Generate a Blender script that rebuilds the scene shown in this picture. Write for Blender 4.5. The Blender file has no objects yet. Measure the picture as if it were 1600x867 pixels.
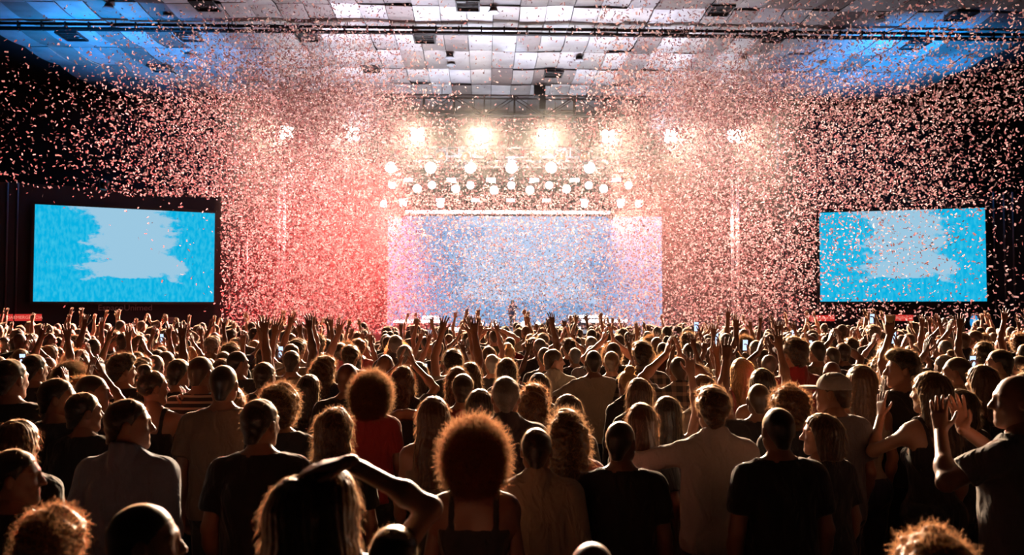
import bpy, math, random
import numpy as np
from mathutils import Vector, Matrix

random.seed(7)
RNG = np.random.default_rng(7)
C = bpy.context.scene.collection
SC = bpy.context.scene
PI = math.pi

# ------------------------------------------------------------------ camera
FPX = 1250.0                       # focal length in pixels of the 1600x867 frame
CAM = Vector((-1.15, 0.0, 2.2))
YAW, PITCH = math.radians(1.9), math.atan(44.5 / FPX)
cd = bpy.data.cameras.new('camera')
cd.sensor_width = 36.0
cd.lens = FPX * 36.0 / 1600.0
cd.clip_start, cd.clip_end = 0.05, 200
cd.dof.use_dof = True
cd.dof.focus_distance = 8.0
cd.dof.aperture_fstop = 2.6
cam = bpy.data.objects.new('camera', cd)
C.objects.link(cam)
cam.location = CAM
cam.rotation_euler = (PI / 2 + PITCH, 0, -YAW)
SC.camera = cam
CM = cam.rotation_euler.to_matrix()

# ------------------------------------------------------------------ world, exposure
w = bpy.data.worlds.new('hall_dark')
SC.world = w
w.use_nodes = True
w.node_tree.nodes['Background'].inputs[0].default_value = (1.0, 0.50, 0.30, 1)
w.node_tree.nodes['Background'].inputs[1].default_value = 0.004
vs = SC.view_settings
vs.view_transform = 'Standard'
vs.look = 'None'
vs.exposure = 0.0
vs.gamma = 1.0
vs.use_curve_mapping = False
SC.cycles.volume_bounces = 0
SC.cycles.max_bounces = 4
SC.cycles.diffuse_bounces = 1
SC.cycles.transparent_max_bounces = 6
SC.cycles.volume_step_rate = 1.0

# light levels, kept together for tuning (watts, colour)
L_BLINDER = (78000, (1.0, 0.75, 0.52))
L_RED = (260000, (1.0, 0.085, 0.075))
L_RED_R = (105000, (1.0, 0.30, 0.22))
L_BLUE = (9000, (0.008, 0.34, 1.0))
L_UP = (4400, (0.86, 0.85, 1.0))
L_BEAM = (5000, (0.55, 0.72, 1.0))
HAZE_DENSITY = 0.0012
L_SIDE_FILL = (24000, (0.76, 0.76, 1.0))
L_STAGE_FILL = (3500, (0.80, 0.84, 1.0))
L_LAMP = (500, (1.0, 0.90, 0.78))


def ray(px, py):
    return CM @ Vector(((px - 800.0) / FPX, (433.5 - py) / FPX, -1.0))


def at_d(px, py, d):               # point seen at that pixel, at depth d from the camera
    return CAM + ray(px, py) * d


def at_y(px, py, Y):               # point seen at that pixel, on the hall plane y = Y
    r = ray(px, py)
    return CAM + r * ((Y - CAM.y) / r.y)


def X(px, Y, py=300):
    return at_y(px, py, Y).x


def Z(py, Y, px=800):
    return at_y(px, py, Y).z


# ------------------------------------------------------------------ materials
def mat(name):
    m = bpy.data.materials.new(name)
    m.use_nodes = True
    nt = m.node_tree
    return m, nt, nt.nodes['Principled BSDF']


def simple(name, col, rough=0.6, metal=0.0, noise=0.0, scale=8.0, bump=0.0):
    m, nt, b = mat(name)
    b.inputs['Base Color'].default_value = (*col, 1)
    b.inputs['Roughness'].default_value = rough
    b.inputs['Metallic'].default_value = metal
    if noise or bump:
        t = nt.nodes.new('ShaderNodeTexNoise')
        t.inputs['Scale'].default_value = scale
        t.inputs['Detail'].default_value = 4
        co = nt.nodes.new('ShaderNodeTexCoord')
        nt.links.new(co.outputs['Object'], t.inputs['Vector'])
        if noise:
            mx = nt.nodes.new('ShaderNodeMix')
            mx.data_type = 'RGBA'
            mx.inputs[6].default_value = (*[c * (1 - noise) for c in col], 1)
            mx.inputs[7].default_value = (*[min(1, c * (1 + noise)) for c in col], 1)
            nt.links.new(t.outputs['Fac'], mx.inputs[0])
            nt.links.new(mx.outputs[2], b.inputs['Base Color'])
        if bump:
            bp = nt.nodes.new('ShaderNodeBump')
            bp.inputs['Strength'].default_value = bump
            nt.links.new(t.outputs['Fac'], bp.inputs['Height'])
            nt.links.new(bp.outputs['Normal'], b.inputs['Normal'])
    return m


def glow(name, col, strength, sample=True):
    m = bpy.data.materials.new(name)
    m.use_nodes = True
    nt = m.node_tree
    nt.nodes.clear()
    e = nt.nodes.new('ShaderNodeEmission')
    e.inputs[0].default_value = (*col, 1)
    e.inputs[1].default_value = strength
    o = nt.nodes.new('ShaderNodeOutputMaterial')
    nt.links.new(e.outputs[0], o.inputs['Surface'])
    if not sample:
        m.cycles.emission_sampling = 'NONE'
    return m


def by_object(name, rough, sheen=0.0, grain=0.0, scale=40.0, pattern=None, sheen_tint=(1, .8, .6), sss=0.0, wrinkle=0.0):
    """a material whose colour is the object's own colour"""
    m, nt, b = mat(name)
    oi = nt.nodes.new('ShaderNodeObjectInfo')
    src = oi.outputs['Color']
    co = nt.nodes.new('ShaderNodeTexCoord')
    if grain:
        t = nt.nodes.new('ShaderNodeTexNoise')
        t.inputs['Scale'].default_value = scale
        nt.links.new(co.outputs['Object'], t.inputs['Vector'])
        mr = nt.nodes.new('ShaderNodeMapRange')
        mr.inputs['To Min'].default_value = 1 - grain
        mr.inputs['To Max'].default_value = 1 + grain
        nt.links.new(t.outputs['Fac'], mr.inputs['Value'])
        mx = nt.nodes.new('ShaderNodeVectorMath')
        mx.operation = 'SCALE'
        nt.links.new(src, mx.inputs[0])
        nt.links.new(mr.outputs[0], mx.inputs['Scale'])
        src = mx.outputs[0]
        bp = nt.nodes.new('ShaderNodeBump')
        bp.inputs['Strength'].default_value = 0.25
        nt.links.new(t.outputs['Fac'], bp.inputs['Height'])
        last = bp
        if wrinkle:
            mpw = nt.nodes.new('ShaderNodeMapping')
            mpw.inputs['Scale'].default_value = (11, 11, 5)
            nt.links.new(co.outputs['Object'], mpw.inputs[0])
            tw = nt.nodes.new('ShaderNodeTexNoise')
            tw.inputs['Scale'].default_value = 1.0
            tw.inputs['Detail'].default_value = 2
            tw.inputs['Distortion'].default_value = 1.2
            nt.links.new(mpw.outputs[0], tw.inputs['Vector'])
            bw = nt.nodes.new('ShaderNodeBump')
            bw.inputs['Strength'].default_value = 0.8
            bw.inputs['Distance'].default_value = wrinkle
            nt.links.new(tw.outputs['Fac'], bw.inputs['Height'])
            nt.links.new(bp.outputs['Normal'], bw.inputs['Normal'])
            last = bw
        nt.links.new(last.outputs['Normal'], b.inputs['Normal'])
    if pattern:
        sep = nt.nodes.new('ShaderNodeSeparateXYZ')
        nt.links.new(co.outputs['Object'], sep.inputs[0])
        facs = []
        for ax, fr in pattern:
            s = nt.nodes.new('ShaderNodeMath')
            s.operation = 'MULTIPLY'
            s.inputs[1].default_value = fr
            nt.links.new(sep.outputs[ax], s.inputs[0])
            f = nt.nodes.new('ShaderNodeMath')
            f.operation = 'SINE'
            nt.links.new(s.outputs[0], f.inputs[0])
            g = nt.nodes.new('ShaderNodeMath')
            g.operation = 'GREATER_THAN'
            g.inputs[1].default_value = 0.35
            nt.links.new(f.outputs[0], g.inputs[0])
            facs.append(g.outputs[0])
        fo = facs[0]
        if len(facs) > 1:
            a = nt.nodes.new('ShaderNodeMath')
            a.operation = 'MULTIPLY_ADD'
            nt.links.new(facs[0], a.inputs[0])
            a.inputs[1].default_value = 0.5
            hf = nt.nodes.new('ShaderNodeMath')
            hf.operation = 'MULTIPLY'
            hf.inputs[1].default_value = 0.5
            nt.links.new(facs[1], hf.inputs[0])
            nt.links.new(hf.outputs[0], a.inputs[2])
            fo = a.outputs[0]
        mx = nt.nodes.new('ShaderNodeMix')
        mx.data_type = 'RGBA'
        nt.links.new(fo, mx.inputs[0])
        nt.links.new(src, mx.inputs[6])
        mx.inputs[7].default_value = (0.34, 0.22, 0.16, 1)
        src = mx.outputs[2]
    nt.links.new(src, b.inputs['Base Color'])
    b.inputs['Roughness'].default_value = rough
    b.inputs['Sheen Weight'].default_value = sheen
    b.inputs['Sheen Tint'].default_value = (*sheen_tint, 1)
    if sss:
        b.inputs['Subsurface Weight'].default_value = sss
        b.inputs['Subsurface Radius'].default_value = (0.02, 0.006, 0.003)
        b.inputs['Subsurface Scale'].default_value = 0.5
    return m


M = {}
M['skin'] = by_object('skin', 0.42, sheen=0.15, grain=0.06, scale=60)
M['fabric'] = by_object('cotton_fabric', 0.85, sheen=0.35, grain=0.12, scale=90, wrinkle=0.03)
M['striped'] = by_object('striped_fabric', 0.85, sheen=0.35, pattern=[(2, 150.0)])
M['plaid'] = by_object('plaid_fabric', 0.85, sheen=0.35, pattern=[(2, 75.0), (0, 75.0)])
M['hair'] = by_object('hair', 0.38, sheen=0.9, grain=0.35, scale=130, sheen_tint=(1, .72, .45))


def strand_mat():
    m = bpy.data.materials.new('hair_strand')
    m.use_nodes = True
    nt = m.node_tree
    nt.nodes.clear()
    oi = nt.nodes.new('ShaderNodeObjectInfo')
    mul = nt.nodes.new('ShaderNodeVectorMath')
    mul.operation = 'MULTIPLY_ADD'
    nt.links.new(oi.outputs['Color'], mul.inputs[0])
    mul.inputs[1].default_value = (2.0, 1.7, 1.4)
    mul.inputs[2].default_value = (0.30, 0.17, 0.085)  # golden lift paints the backlit rim glow into the strand colour
    d = nt.nodes.new('ShaderNodeBsdfDiffuse')
    t = nt.nodes.new('ShaderNodeBsdfTranslucent')
    mx = nt.nodes.new('ShaderNodeMixShader')
    mx.inputs[0].default_value = 0.85
    nt.links.new(mul.outputs[0], d.inputs[0])
    nt.links.new(mul.outputs[0], t.inputs[0])
    nt.links.new(d.outputs[0], mx.inputs[1])
    nt.links.new(t.outputs[0], mx.inputs[2])
    o = nt.nodes.new('ShaderNodeOutputMaterial')
    nt.links.new(mx.outputs[0], o.inputs['Surface'])
    return m


M['strand'] = strand_mat()


def crowd_mat():
    m, nt, b = mat('crowd_clothing')
    a = nt.nodes.new('ShaderNodeAttribute')
    a.attribute_name = 'Col'
    nt.links.new(a.outputs['Color'], b.inputs['Base Color'])
    b.inputs['Roughness'].default_value = 0.7
    b.inputs['Sheen Weight'].default_value = 0.5
    b.inputs['Sheen Tint'].default_value = (1, .75, .5, 1)
    return m


M['crowd'] = crowd_mat()
M['black'] = simple('black_paint', (0.012, 0.011, 0.012), 0.55, noise=0.3)
M['black_metal'] = simple('black_metal', (0.02, 0.02, 0.022), 0.4, 0.6, noise=0.3)
M['alu'] = simple('truss_aluminium', (0.62, 0.63, 0.66), 0.32, 0.85, noise=0.1, scale=20)
M['dark_alu'] = simple('dark_truss', (0.055, 0.04, 0.035), 0.5, 0.4, noise=0.2)
M['wall'] = simple('dark_wall', (0.010, 0.010, 0.016), 0.75, noise=0.35, scale=1.5, bump=0.1)
M['floor'] = simple('concrete_floor', (0.014, 0.012, 0.011), 0.6, noise=0.4, scale=2.0, bump=0.1)
M['stage'] = simple('stage_black', (0.02, 0.02, 0.025), 0.35, noise=0.3)
M['drape'] = simple('black_drape', (0.035, 0.02, 0.016), 0.9, noise=0.3)
M['pipe'] = simple('wall_pipe', (0.10, 0.09, 0.11), 0.5, 0.5, noise=0.2)
M['lamp'] = glow('lamp_glow', (1.0, 0.93, 0.82), 14, False)
M['lamp_cool'] = glow('cool_lamp_glow', (0.88, 0.94, 1.0), 9, False)
M['led'] = glow('led_strip_glow', (0.90, 0.93, 1.0), 5, False)
M['red_sign'] = glow('red_sign_glow', (0.62, 0.035, 0.03), 1.0, False)
M['sign_text'] = glow('sign_text_glow', (0.95, 0.30, 0.22), 1.0, False)
M['blue_sign'] = glow('blue_sign_glow', (0.03, 0.33, 0.75), 1.0, False)
M['white_sign'] = glow('white_sign_glow', (0.55, 0.75, 0.9), 1.0, False)
M['phone'] = glow('phone_screen_glow', (0.55, 0.72, 1.0), 1.4, False)
M['letter'] = simple('wall_letter', (0.32, 0.24, 0.28), 0.5, noise=0.1)
M['pale_sign'] = simple('pale_sign', (0.30, 0.22, 0.22), 0.6, noise=0.1)
M['cup'] = simple('cup_plastic', (0.75, 0.50, 0.25), 0.3, noise=0.1)


def confetti_mat():
    m = bpy.data.materials.new('confetti_paper')
    m.use_nodes = True
    nt = m.node_tree
    nt.nodes.clear()
    a = nt.nodes.new('ShaderNodeNewGeometry')
    cr = nt.nodes.new('ShaderNodeValToRGB')
    e = cr.color_ramp.elements
    e[0].position, e[0].color = 0.0, (0.13, 0.05, 0.06, 1)
    e[1].position, e[1].color = 1.0, (0.29, 0.23, 0.25, 1)
    e2 = cr.color_ramp.elements.new(0.45)
    e2.color = (0.19, 0.115, 0.13, 1)
    nt.links.new(a.outputs['Random Per Island'], cr.inputs[0])
    d = nt.nodes.new('ShaderNodeBsdfDiffuse')
    t = nt.nodes.new('ShaderNodeBsdfTranslucent')
    mx = nt.nodes.new('ShaderNodeMixShader')
    mx.inputs[0].default_value = 0.5
    nt.links.new(cr.outputs[0], d.inputs[0])
    nt.links.new(cr.outputs[0], t.inputs[0])
    nt.links.new(d.outputs[0], mx.inputs[1])
    nt.links.new(t.outputs[0], mx.inputs[2])
    o = nt.nodes.new('ShaderNodeOutputMaterial')
    nt.links.new(mx.outputs[0], o.inputs['Surface'])
    return m


M['confetti'] = confetti_mat()


def screen_mat(name, strength, deep, mid, white, seed, band=0.0):
    """procedural picture of a video screen: cyan field with a pale ragged patch in the middle"""
    m = bpy.data.materials.new(name)
    m.use_nodes = True
    nt = m.node_tree
    N, L = nt.nodes, nt.links
    N.clear()
    co = N.new('ShaderNodeTexCoord')
    sep = N.new('ShaderNodeSeparateXYZ')
    L.new(co.outputs['Generated'], sep.inputs[0])
    mp = N.new('ShaderNodeMapping')
    mp.inputs['Scale'].default_value = (2.6, 1, 3.2)
    mp.inputs['Location'].default_value = (seed, 0, seed * .7)
    L.new(co.outputs['Generated'], mp.inputs[0])
    n1 = N.new('ShaderNodeTexNoise')
    n1.inputs['Scale'].default_value = 1.6
    n1.inputs['Detail'].default_value = 6
    n1.inputs['Roughness'].default_value = 0.65
    L.new(mp.outputs[0], n1.inputs['Vector'])

    def math_(op, a, b=None, c=None):
        x = N.new('ShaderNodeMath')
        x.operation = op
        for i, v in enumerate((a, b, c)):
            if v is None:
                continue
            if isinstance(v, (int, float)):
                x.inputs[i].default_value = v
            else:
                L.new(v, x.inputs[i])
        return x.outputs[0]
    dx = math_('ABSOLUTE', math_('SUBTRACT', sep.outputs[0], 0.52))
    edge = math_('SUBTRACT', 0.40, math_('MULTIPLY', dx, 1.45))
    low = math_('MULTIPLY', math_('SUBTRACT', sep.outputs[2], 0.22), 3.0)
    low = math_('ADD', low, math_('MULTIPLY', math_('SUBTRACT', n1.outputs['Fac'], 0.5), 1.4))
    v = math_('ADD', edge, math_('MULTIPLY', math_('SUBTRACT', n1.outputs['Fac'], 0.5), 1.0))
    v = math_('MINIMUM', v, low)
    mr = N.new('ShaderNodeMapRange')
    mr.interpolation_type = 'SMOOTHSTEP'
    mr.inputs['From Min'].default_value = 0.02
    mr.inputs['From Max'].default_value = 0.10
    L.new(v, mr.inputs['Value'])
    mp2 = N.new('ShaderNodeMapping')
    mp2.inputs['Scale'].default_value = (60, 1, 14)
    L.new(co.outputs['Generated'], mp2.inputs[0])
    n2 = N.new('ShaderNodeTexNoise')
    n2.inputs['Scale'].default_value = 1.0
    n2.inputs['Detail'].default_value = 5
    L.new(mp2.outputs[0], n2.inputs['Vector'])
    cr = N.new('ShaderNodeValToRGB')
    cr.color_ramp.elements[0].position = 0.42
    cr.color_ramp.elements[0].color = (*deep, 1)
    cr.color_ramp.elements[1].position = 0.72
    cr.color_ramp.elements[1].color = (*mid, 1)
    L.new(n2.outputs['Fac'], cr.inputs[0])
    mx = N.new('ShaderNodeMix')
    mx.data_type = 'RGBA'
    L.new(mr.outputs[0], mx.inputs[0])
    L.new(cr.outputs[0], mx.inputs[6])
    mx.inputs[7].default_value = (*white, 1)
    e = N.new('ShaderNodeEmission')
    L.new(mx.outputs[2], e.inputs[0])
    e.inputs[1].default_value = strength
    o = N.new('ShaderNodeOutputMaterial')
    L.new(e.outputs[0], o.inputs['Surface'])
    return m


M['screen'] = screen_mat('side_screen_picture', 1.0, (0.002, 0.44, 0.76), (0.05, 0.56, 0.82), (0.33, 0.58, 0.76), 3.1)
M['ledwall'] = screen_mat('stage_screen_picture', 1.0, (0.22, 0.40, 0.72), (0.38, 0.60, 0.88), (0.50, 0.64, 0.90), 5.3)  # field colours set close to the pale patch: stage haze painted into the picture


# ------------------------------------------------------------------ mesh helpers
def link(o, parent=None):
    C.objects.link(o)
    if parent is not None:
        o.parent = parent
    return o


def tag(o, label, cat, group=None, kind=None):
    o['label'] = label
    o['category'] = cat
    if group:
        o['group'] = group
    if kind:
        o['kind'] = kind
    return o


def np_mesh(name, V, F, mats, smooth=False, midx=None):
    """mesh from numpy arrays; F is (n,3) or (n,4) or a list of both"""
    me = bpy.data.meshes.new(name)
    Fs = F if isinstance(F, list) else [F]
    Fs = [f for f in Fs if len(f)]
    V = np.asarray(V, dtype=np.float32)
    me.vertices.add(len(V))
    me.vertices.foreach_set('co', V.ravel())
    nl = sum(f.size for f in Fs)
    nf = sum(len(f) for f in Fs)
    me.loops.add(nl)
    me.loops.foreach_set('vertex_index', np.concatenate([f.ravel() for f in Fs]).astype(np.int32))
    me.polygons.add(nf)
    tot = np.concatenate([np.full(len(f), f.shape[1], dtype=np.int32) for f in Fs])
    st = np.concatenate([[0], np.cumsum(tot)[:-1]]).astype(np.int32)
    me.polygons.foreach_set('loop_start', st)
    if midx is not None:
        me.polygons.foreach_set('material_index', np.asarray(midx, dtype=np.int32))
    for m in (mats if isinstance(mats, (list, tuple)) else [mats]):
        me.materials.append(m)
    me.polygons.foreach_set('use_smooth', np.full(nf, bool(smooth)))
    me.update(calc_edges=True)
    me.validate()
    return me


class MB:
    """collects boxes, bars, discs into one mesh"""
    def __init__(self):
        self.v, self.f = [], []

    def add(self, vs, fs):
        n = len(self.v)
        self.v += [tuple(p) for p in vs]
        self.f += [tuple(i + n for i in f) for f in fs]
        return self

    def box(self, c, s, rot=None):
        x, y, z = s[0] / 2, s[1] / 2, s[2] / 2
        vs = [Vector((sx * x, sy * y, sz * z)) for sx in (-1, 1) for sy in (-1, 1) for sz in (-1, 1)]
        if rot is not None:
            vs = [rot @ p for p in vs]
        return self.add([p + Vector(c) for p in vs],
                        [(0, 1, 3, 2), (4, 6, 7, 5), (0, 4, 5, 1), (2, 3, 7, 6), (0, 2, 6, 4), (1, 5, 7, 3)])

    def tube(self, a, b, ra, rb=None, n=8):
        a, b = Vector(a), Vector(b)
        rb = ra if rb is None else rb
        d = (b - a).normalized()
        u = d.orthogonal().normalized()
        v = d.cross(u)
        vs = []
        for p, r in ((a, ra), (b, rb)):
            vs += [p + (u * math.cos(2 * PI * i / n) + v * math.sin(2 * PI * i / n)) * r for i in range(n)]
        fs = [(i, (i + 1) % n, n + (i + 1) % n, n + i) for i in range(n)]
        fs += [tuple(range(n - 1, -1, -1)), tuple(range(n, 2 * n))]
        return self.add(vs, fs)

    def ball(self, c, r, nu=12, nv=8):
        c = Vector(c)
        r = (r, r, r) if isinstance(r, (int, float)) else r
        vs = [c + Vector((0, 0, r[2]))]
        for j in range(1, nv):
            t = PI * j / nv
            vs += [c + Vector((r[0] * math.sin(t) * math.cos(2 * PI * i / nu), r[1] * math.sin(t) * math.sin(2 * PI * i / nu), r[2] * math.cos(t))) for i in range(nu)]
        vs.append(c - Vector((0, 0, r[2])))
        fs = [(0, 1 + i, 1 + (i + 1) % nu) for i in range(nu)]
        for j in range(nv - 2):
            a = 1 + j * nu
            fs += [(a + i, a + nu + i, a + nu + (i + 1) % nu, a + (i + 1) % nu) for i in range(nu)]
        a = 1 + (nv - 2) * nu
        fs += [(a + i, len(vs) - 1, a + (i + 1) % nu) for i in range(nu)]
        return self.add(vs, fs)

    def mesh(self, name, m, smooth=False):
        me = bpy.data.meshes.new(name)
        me.from_pydata(self.v, [], self.f)
        me.materials.append(m)
        if smooth:
            me.polygons.foreach_set('use_smooth', [True] * len(self.f))
        me.update()
        return me

    def build(self, name, m, parent=None, smooth=False, loc=None):
        o = link(bpy.data.objects.new(name, self.mesh(name, m, smooth)), parent)
        if loc is not None:
            o.location = loc
        return o


def empty(name, loc, parent=None):
    o = bpy.data.objects.new(name, None)
    o.empty_display_size = 0.2
    link(o, parent)
    o.location = loc
    return o


def spot(name, loc, target, power, col, angle, blend=0.4, radius=0.12, parent=None):
    ld = bpy.data.lights.new(name, 'SPOT')
    ld.energy = power
    ld.color = col
    ld.spot_size = math.radians(angle)
    ld.spot_blend = blend
    ld.shadow_soft_size = radius
    o = bpy.data.objects.new(name, ld)
    C.objects.link(o)
    d = Vector(target) - Vector(loc)
    o.rotation_euler = d.to_track_quat('-Z', 'Y').to_euler()
    o.location = loc
    if parent is not None:
        o.parent = parent
        o.matrix_parent_inverse = Matrix.Translation(parent.location).inverted()
    return o


def structure(o):
    o['kind'] = 'structure'
    return o


# ------------------------------------------------------------------ the hall
CEIL = 12.2
structure(MB().box((0, 22, -0.1), (54, 60, 0.2)).build('floor', M['floor']))
structure(MB().box((-26.1, 22, 6.1), (0.2, 60, 12.2)).build('wall_left', M['wall']))
structure(MB().box((26.1, 22, 6.1), (0.2, 60, 12.2)).build('wall_right', M['wall']))
structure(MB().box((0, 51.1, 6.1), (52, 0.2, 12.2)).build('wall_back', M['drape']))
ceiling = structure(MB().box((0, 22, CEIL + 0.35), (54, 60, 0.2)).build('ceiling', M['black']))


def ceiling_mat():
    m, nt, b = mat('ceiling_panel_metal')
    oi = nt.nodes.new('ShaderNodeObjectInfo')
    cr = nt.nodes.new('ShaderNodeValToRGB')
    cr.color_ramp.interpolation = 'LINEAR'
    cr.color_ramp.elements[0].color = (0.14, 0.10, 0.09, 1)
    cr.color_ramp.elements[1].color = (0.46, 0.46, 0.49, 1)
    e = cr.color_ramp.elements.new(0.35)
    e.color = (0.32, 0.30, 0.29, 1)
    nt.links.new(oi.outputs['Random'], cr.inputs[0])
    co = nt.nodes.new('ShaderNodeTexCoord')
    n = nt.nodes.new('ShaderNodeTexNoise')
    n.inputs['Scale'].default_value = 2.2
    n.inputs['Detail'].default_value = 3
    va = nt.nodes.new('ShaderNodeVectorMath')
    va.operation = 'ADD'
    nt.links.new(co.outputs['Object'], va.inputs[0])
    sc = nt.nodes.new('ShaderNodeVectorMath')
    sc.operation = 'SCALE'
    sc.inputs[0].default_value = (37, 11, 5)
    nt.links.new(oi.outputs['Random'], sc.inputs['Scale'])
    nt.links.new(sc.outputs[0], va.inputs[1])
    nt.links.new(va.outputs[0], n.inputs['Vector'])
    mr = nt.nodes.new('ShaderNodeMapRange')
    mr.inputs['To Min'].default_value = 0.6
    mr.inputs['To Max'].default_value = 1.25
    nt.links.new(n.outputs['Fac'], mr.inputs['Value'])
    s2 = nt.nodes.new('ShaderNodeVectorMath')
    s2.operation = 'SCALE'
    nt.links.new(cr.outputs[0], s2.inputs[0])
    nt.links.new(mr.outputs[0], s2.inputs['Scale'])
    nt.links.new(s2.outputs[0], b.inputs['Base Color'])
    b.inputs['Roughness'].default_value = 0.42
    b.inputs['Metallic'].default_value = 0.55
    bp = nt.nodes.new('ShaderNodeBump')
    bp.inputs['Strength'].default_value = 0.25
    bp.inputs['Distance'].default_value = 0.05
    nt.links.new(n.outputs['Fac'], bp.inputs['Height'])
    nt.links.new(bp.outputs['Normal'], b.inputs['Normal'])
    return m


M['panel'] = ceiling_mat()
PW, PD = 0.90, 2.37
pv, pf = [], []
NSEG = 6
for lay, dz in ((0, 0.0), (1, 0.03)):
    for j in range(NSEG + 1):
        t = j / NSEG
        z = -0.10 * math.sin(PI * t) + dz
        for s in (-1, 1):
            pv.append((s * (PW / 2 - 0.012), (t - 0.5) * (PD - 0.03), z))
n1 = 2 * (NSEG + 1)
for j in range(NSEG):
    a = 2 * j
    pf += [(a, a + 2, a + 3, a + 1), (n1 + a, n1 + a + 1, n1 + a + 3, n1 + a + 2), (a, n1 + a, n1 + a + 2, a + 2), (a + 1, a + 3, n1 + a + 3, n1 + a + 1)]
pf += [(0, 1, n1 + 1, n1), (n1 - 2, 2 * n1 - 2, 2 * n1 - 1, n1 - 1)]
panel_me = bpy.data.meshes.new('panel')
panel_me.from_pydata(pv, [], pf)
panel_me.materials.append(M['panel'])
panel_me.update()
rows = [23.98 + PD * i for i in range(9)]
rest_v, rest_f = [], []
for r, y0 in enumerate(rows):
    for c in range(-21, 21):
        x = (c + 0.5) * PW
        tilt = (random.uniform(-0.035, 0.035), random.uniform(-0.03, 0.03))
        z = CEIL + random.uniform(-0.03, 0.03)
        if r < 7:
            o = link(bpy.data.objects.new('panel', panel_me), ceiling)
            o.location = (x, y0 + PD / 2, z)
            o.rotation_euler = (tilt[0], tilt[1], 0)
        else:
            k = len(rest_v)
            rest_v += [(p[0] + x, p[1] + y0 + PD / 2, p[2] + z + p[0] * tilt[1]) for p in pv]
            rest_f += [tuple(i + k for i in f) for f in pf]
me = bpy.data.meshes.new('far_panels')
me.from_pydata(rest_v, [], rest_f)
me.materials.append(M['panel'])
o = link(bpy.data.objects.new('far_panel', me), ceiling)
o['kind'] = 'stuff'


def ceil_pt(px, py, z):
    r = ray(px, py)
    return CAM + r * ((z - CAM.z) / r.z)


def vent(px, py, lab, sx=0.75, sy=0.9):
    p = ceil_pt(px, py, CEIL - 0.13)
    e = tag(empty('ceiling_vent', p), lab, 'vent', 'dark vents in the ceiling')
    f = MB()
    for s in (-1, 1):
        f.box((s * sx / 2, 0, 0), (0.05, sy, 0.06)).box((0, s * sy / 2, 0), (sx, 0.05, 0.06))
    f.build('frame', M['black_metal'], e)
    MB().box((0, 0, 0.05), (sx, sy, 0.02)).build('backing', M['black'], e)
    for i in range(4):
        MB().box((0, (i - 1.5) * sy / 4, 0.01), (sx, 0.05, 0.02), Matrix.Rotation(0.5, 3, 'X')).build('slat', M['black_metal'], e)


for px, py in ((731, 9), (663, 61), (865, 116), (1125, 17), (295, 58), (112, 57), (250, 107), (480, 58), (1430, 71), (1502, 25), (1210, 60), (320, 9), (580, 108)):
    vent(px, py, 'dark rectangular air vent set in the metal ceiling panels')


def downlight(px, py):
    p = ceil_pt(px, py, CEIL - 0.2)
    e = tag(empty('ceiling_downlight', p), 'small round unlit downlight hanging under the metal ceiling panels', 'downlight', 'round downlights under the ceiling')
    MB().tube((0, 0, 0.02), (0, 0, 0.16), 0.16, 0.12, 14).build('can', M['dark_alu'], e, True)
    MB().tube((0, 0, 0), (0, 0, 0.03), 0.19, 0.19, 14).build('rim', M['alu'], e)


for px, py in ((703, 91), (705, 102), (771, 20), (170, 14), (262, 27), (293, 88), (905, 95), (1375, 33), (1286, 101), (1162, 95)):
    downlight(px, py)

# long black rigging beam slung under the ceiling
YB = 27.9
zb = Z(49, YB)
beam = tag(empty('rigging_beam', (0, YB, zb)), 'long black rigging beam slung across the hall under the ceiling', 'beam')
for dz, dy in ((0.09, 0), (-0.09, 0.05), (-0.09, -0.05)):
    MB().tube((-25, dy, dz), (25, dy, dz), 0.055, n=8).build('chord', M['black_metal'], beam, True)
clamp = MB().box((0, 0, 0), (0.05, 0.16, 0.30)).mesh('clamp', M['black_metal'])
for i in range(62):
    c = link(bpy.data.objects.new('clamp', clamp), beam)
    c.location = (-24.5 + i * 0.8, 0, 0)
hang = MB().tube((0, 0, 0), (0, 0, CEIL - zb + 0.2), 0.02, n=6).mesh('hanger', M['black_metal'])
for i in range(12):
    c = link(bpy.data.objects.new('hanger', hang), beam)
    c.location = (-22 + i * 4, 0, 0.1)


# ------------------------------------------------------------------ side screens on angled dark walls
def side_screen(px0, d0, px1, d1, ytop, ybot, side):
    a, b = at_d(px0, 400, d0), at_d(px1, 400, d1)
    a.z = b.z = 0
    u = (b - a)
    wdt = u.length
    u.normalize()
    ang = math.atan2(u.y, u.x)
    z0, z1 = at_d(px0, ybot, d0).z, at_d(px0, ytop, d0).z
    mid = (a + b) / 2
    R = Matrix.Rotation(ang, 3, 'Z')
    nrm = R @ Vector((0, 1, 0))
    e = empty('video_screen', Vector((mid.x, mid.y, z0)))
    e.rotation_euler = (0, 0, ang)
    h = z1 - z0
    MB().box((0, 0.06, h / 2), (wdt, 0.04, h)).build('display', M['screen'], e)
    f = MB()
    f.box((0, 0.08, -0.05), (wdt + 0.2, 0.14, 0.1)).box((0, 0.08, h + 0.05), (wdt + 0.2, 0.14, 0.1))
    for s in (-1, 1):
        f.box((s * (wdt / 2 + 0.05), 0.08, h / 2), (0.1, 0.14, h))
    f.build('frame', M['black_metal'], e)
    MB().box((0, 0.2, h / 2), (wdt + 0.2, 0.16, h + 0.2)).build('cabinet', M['black'], e)
    # angled wall behind it
    wl = MB().box((-0.25 * wdt if side == 'left' else 0.25 * wdt, 0.5, 3.3), (wdt * 1.9, 0.3, 6.6)).build('wall_screen_' + side, M['wall'])
    wl.location = (mid.x, mid.y, 0)
    wl.rotation_euler = (0, 0, ang)
    structure(wl)
    return e, wl, ang, wdt


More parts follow.
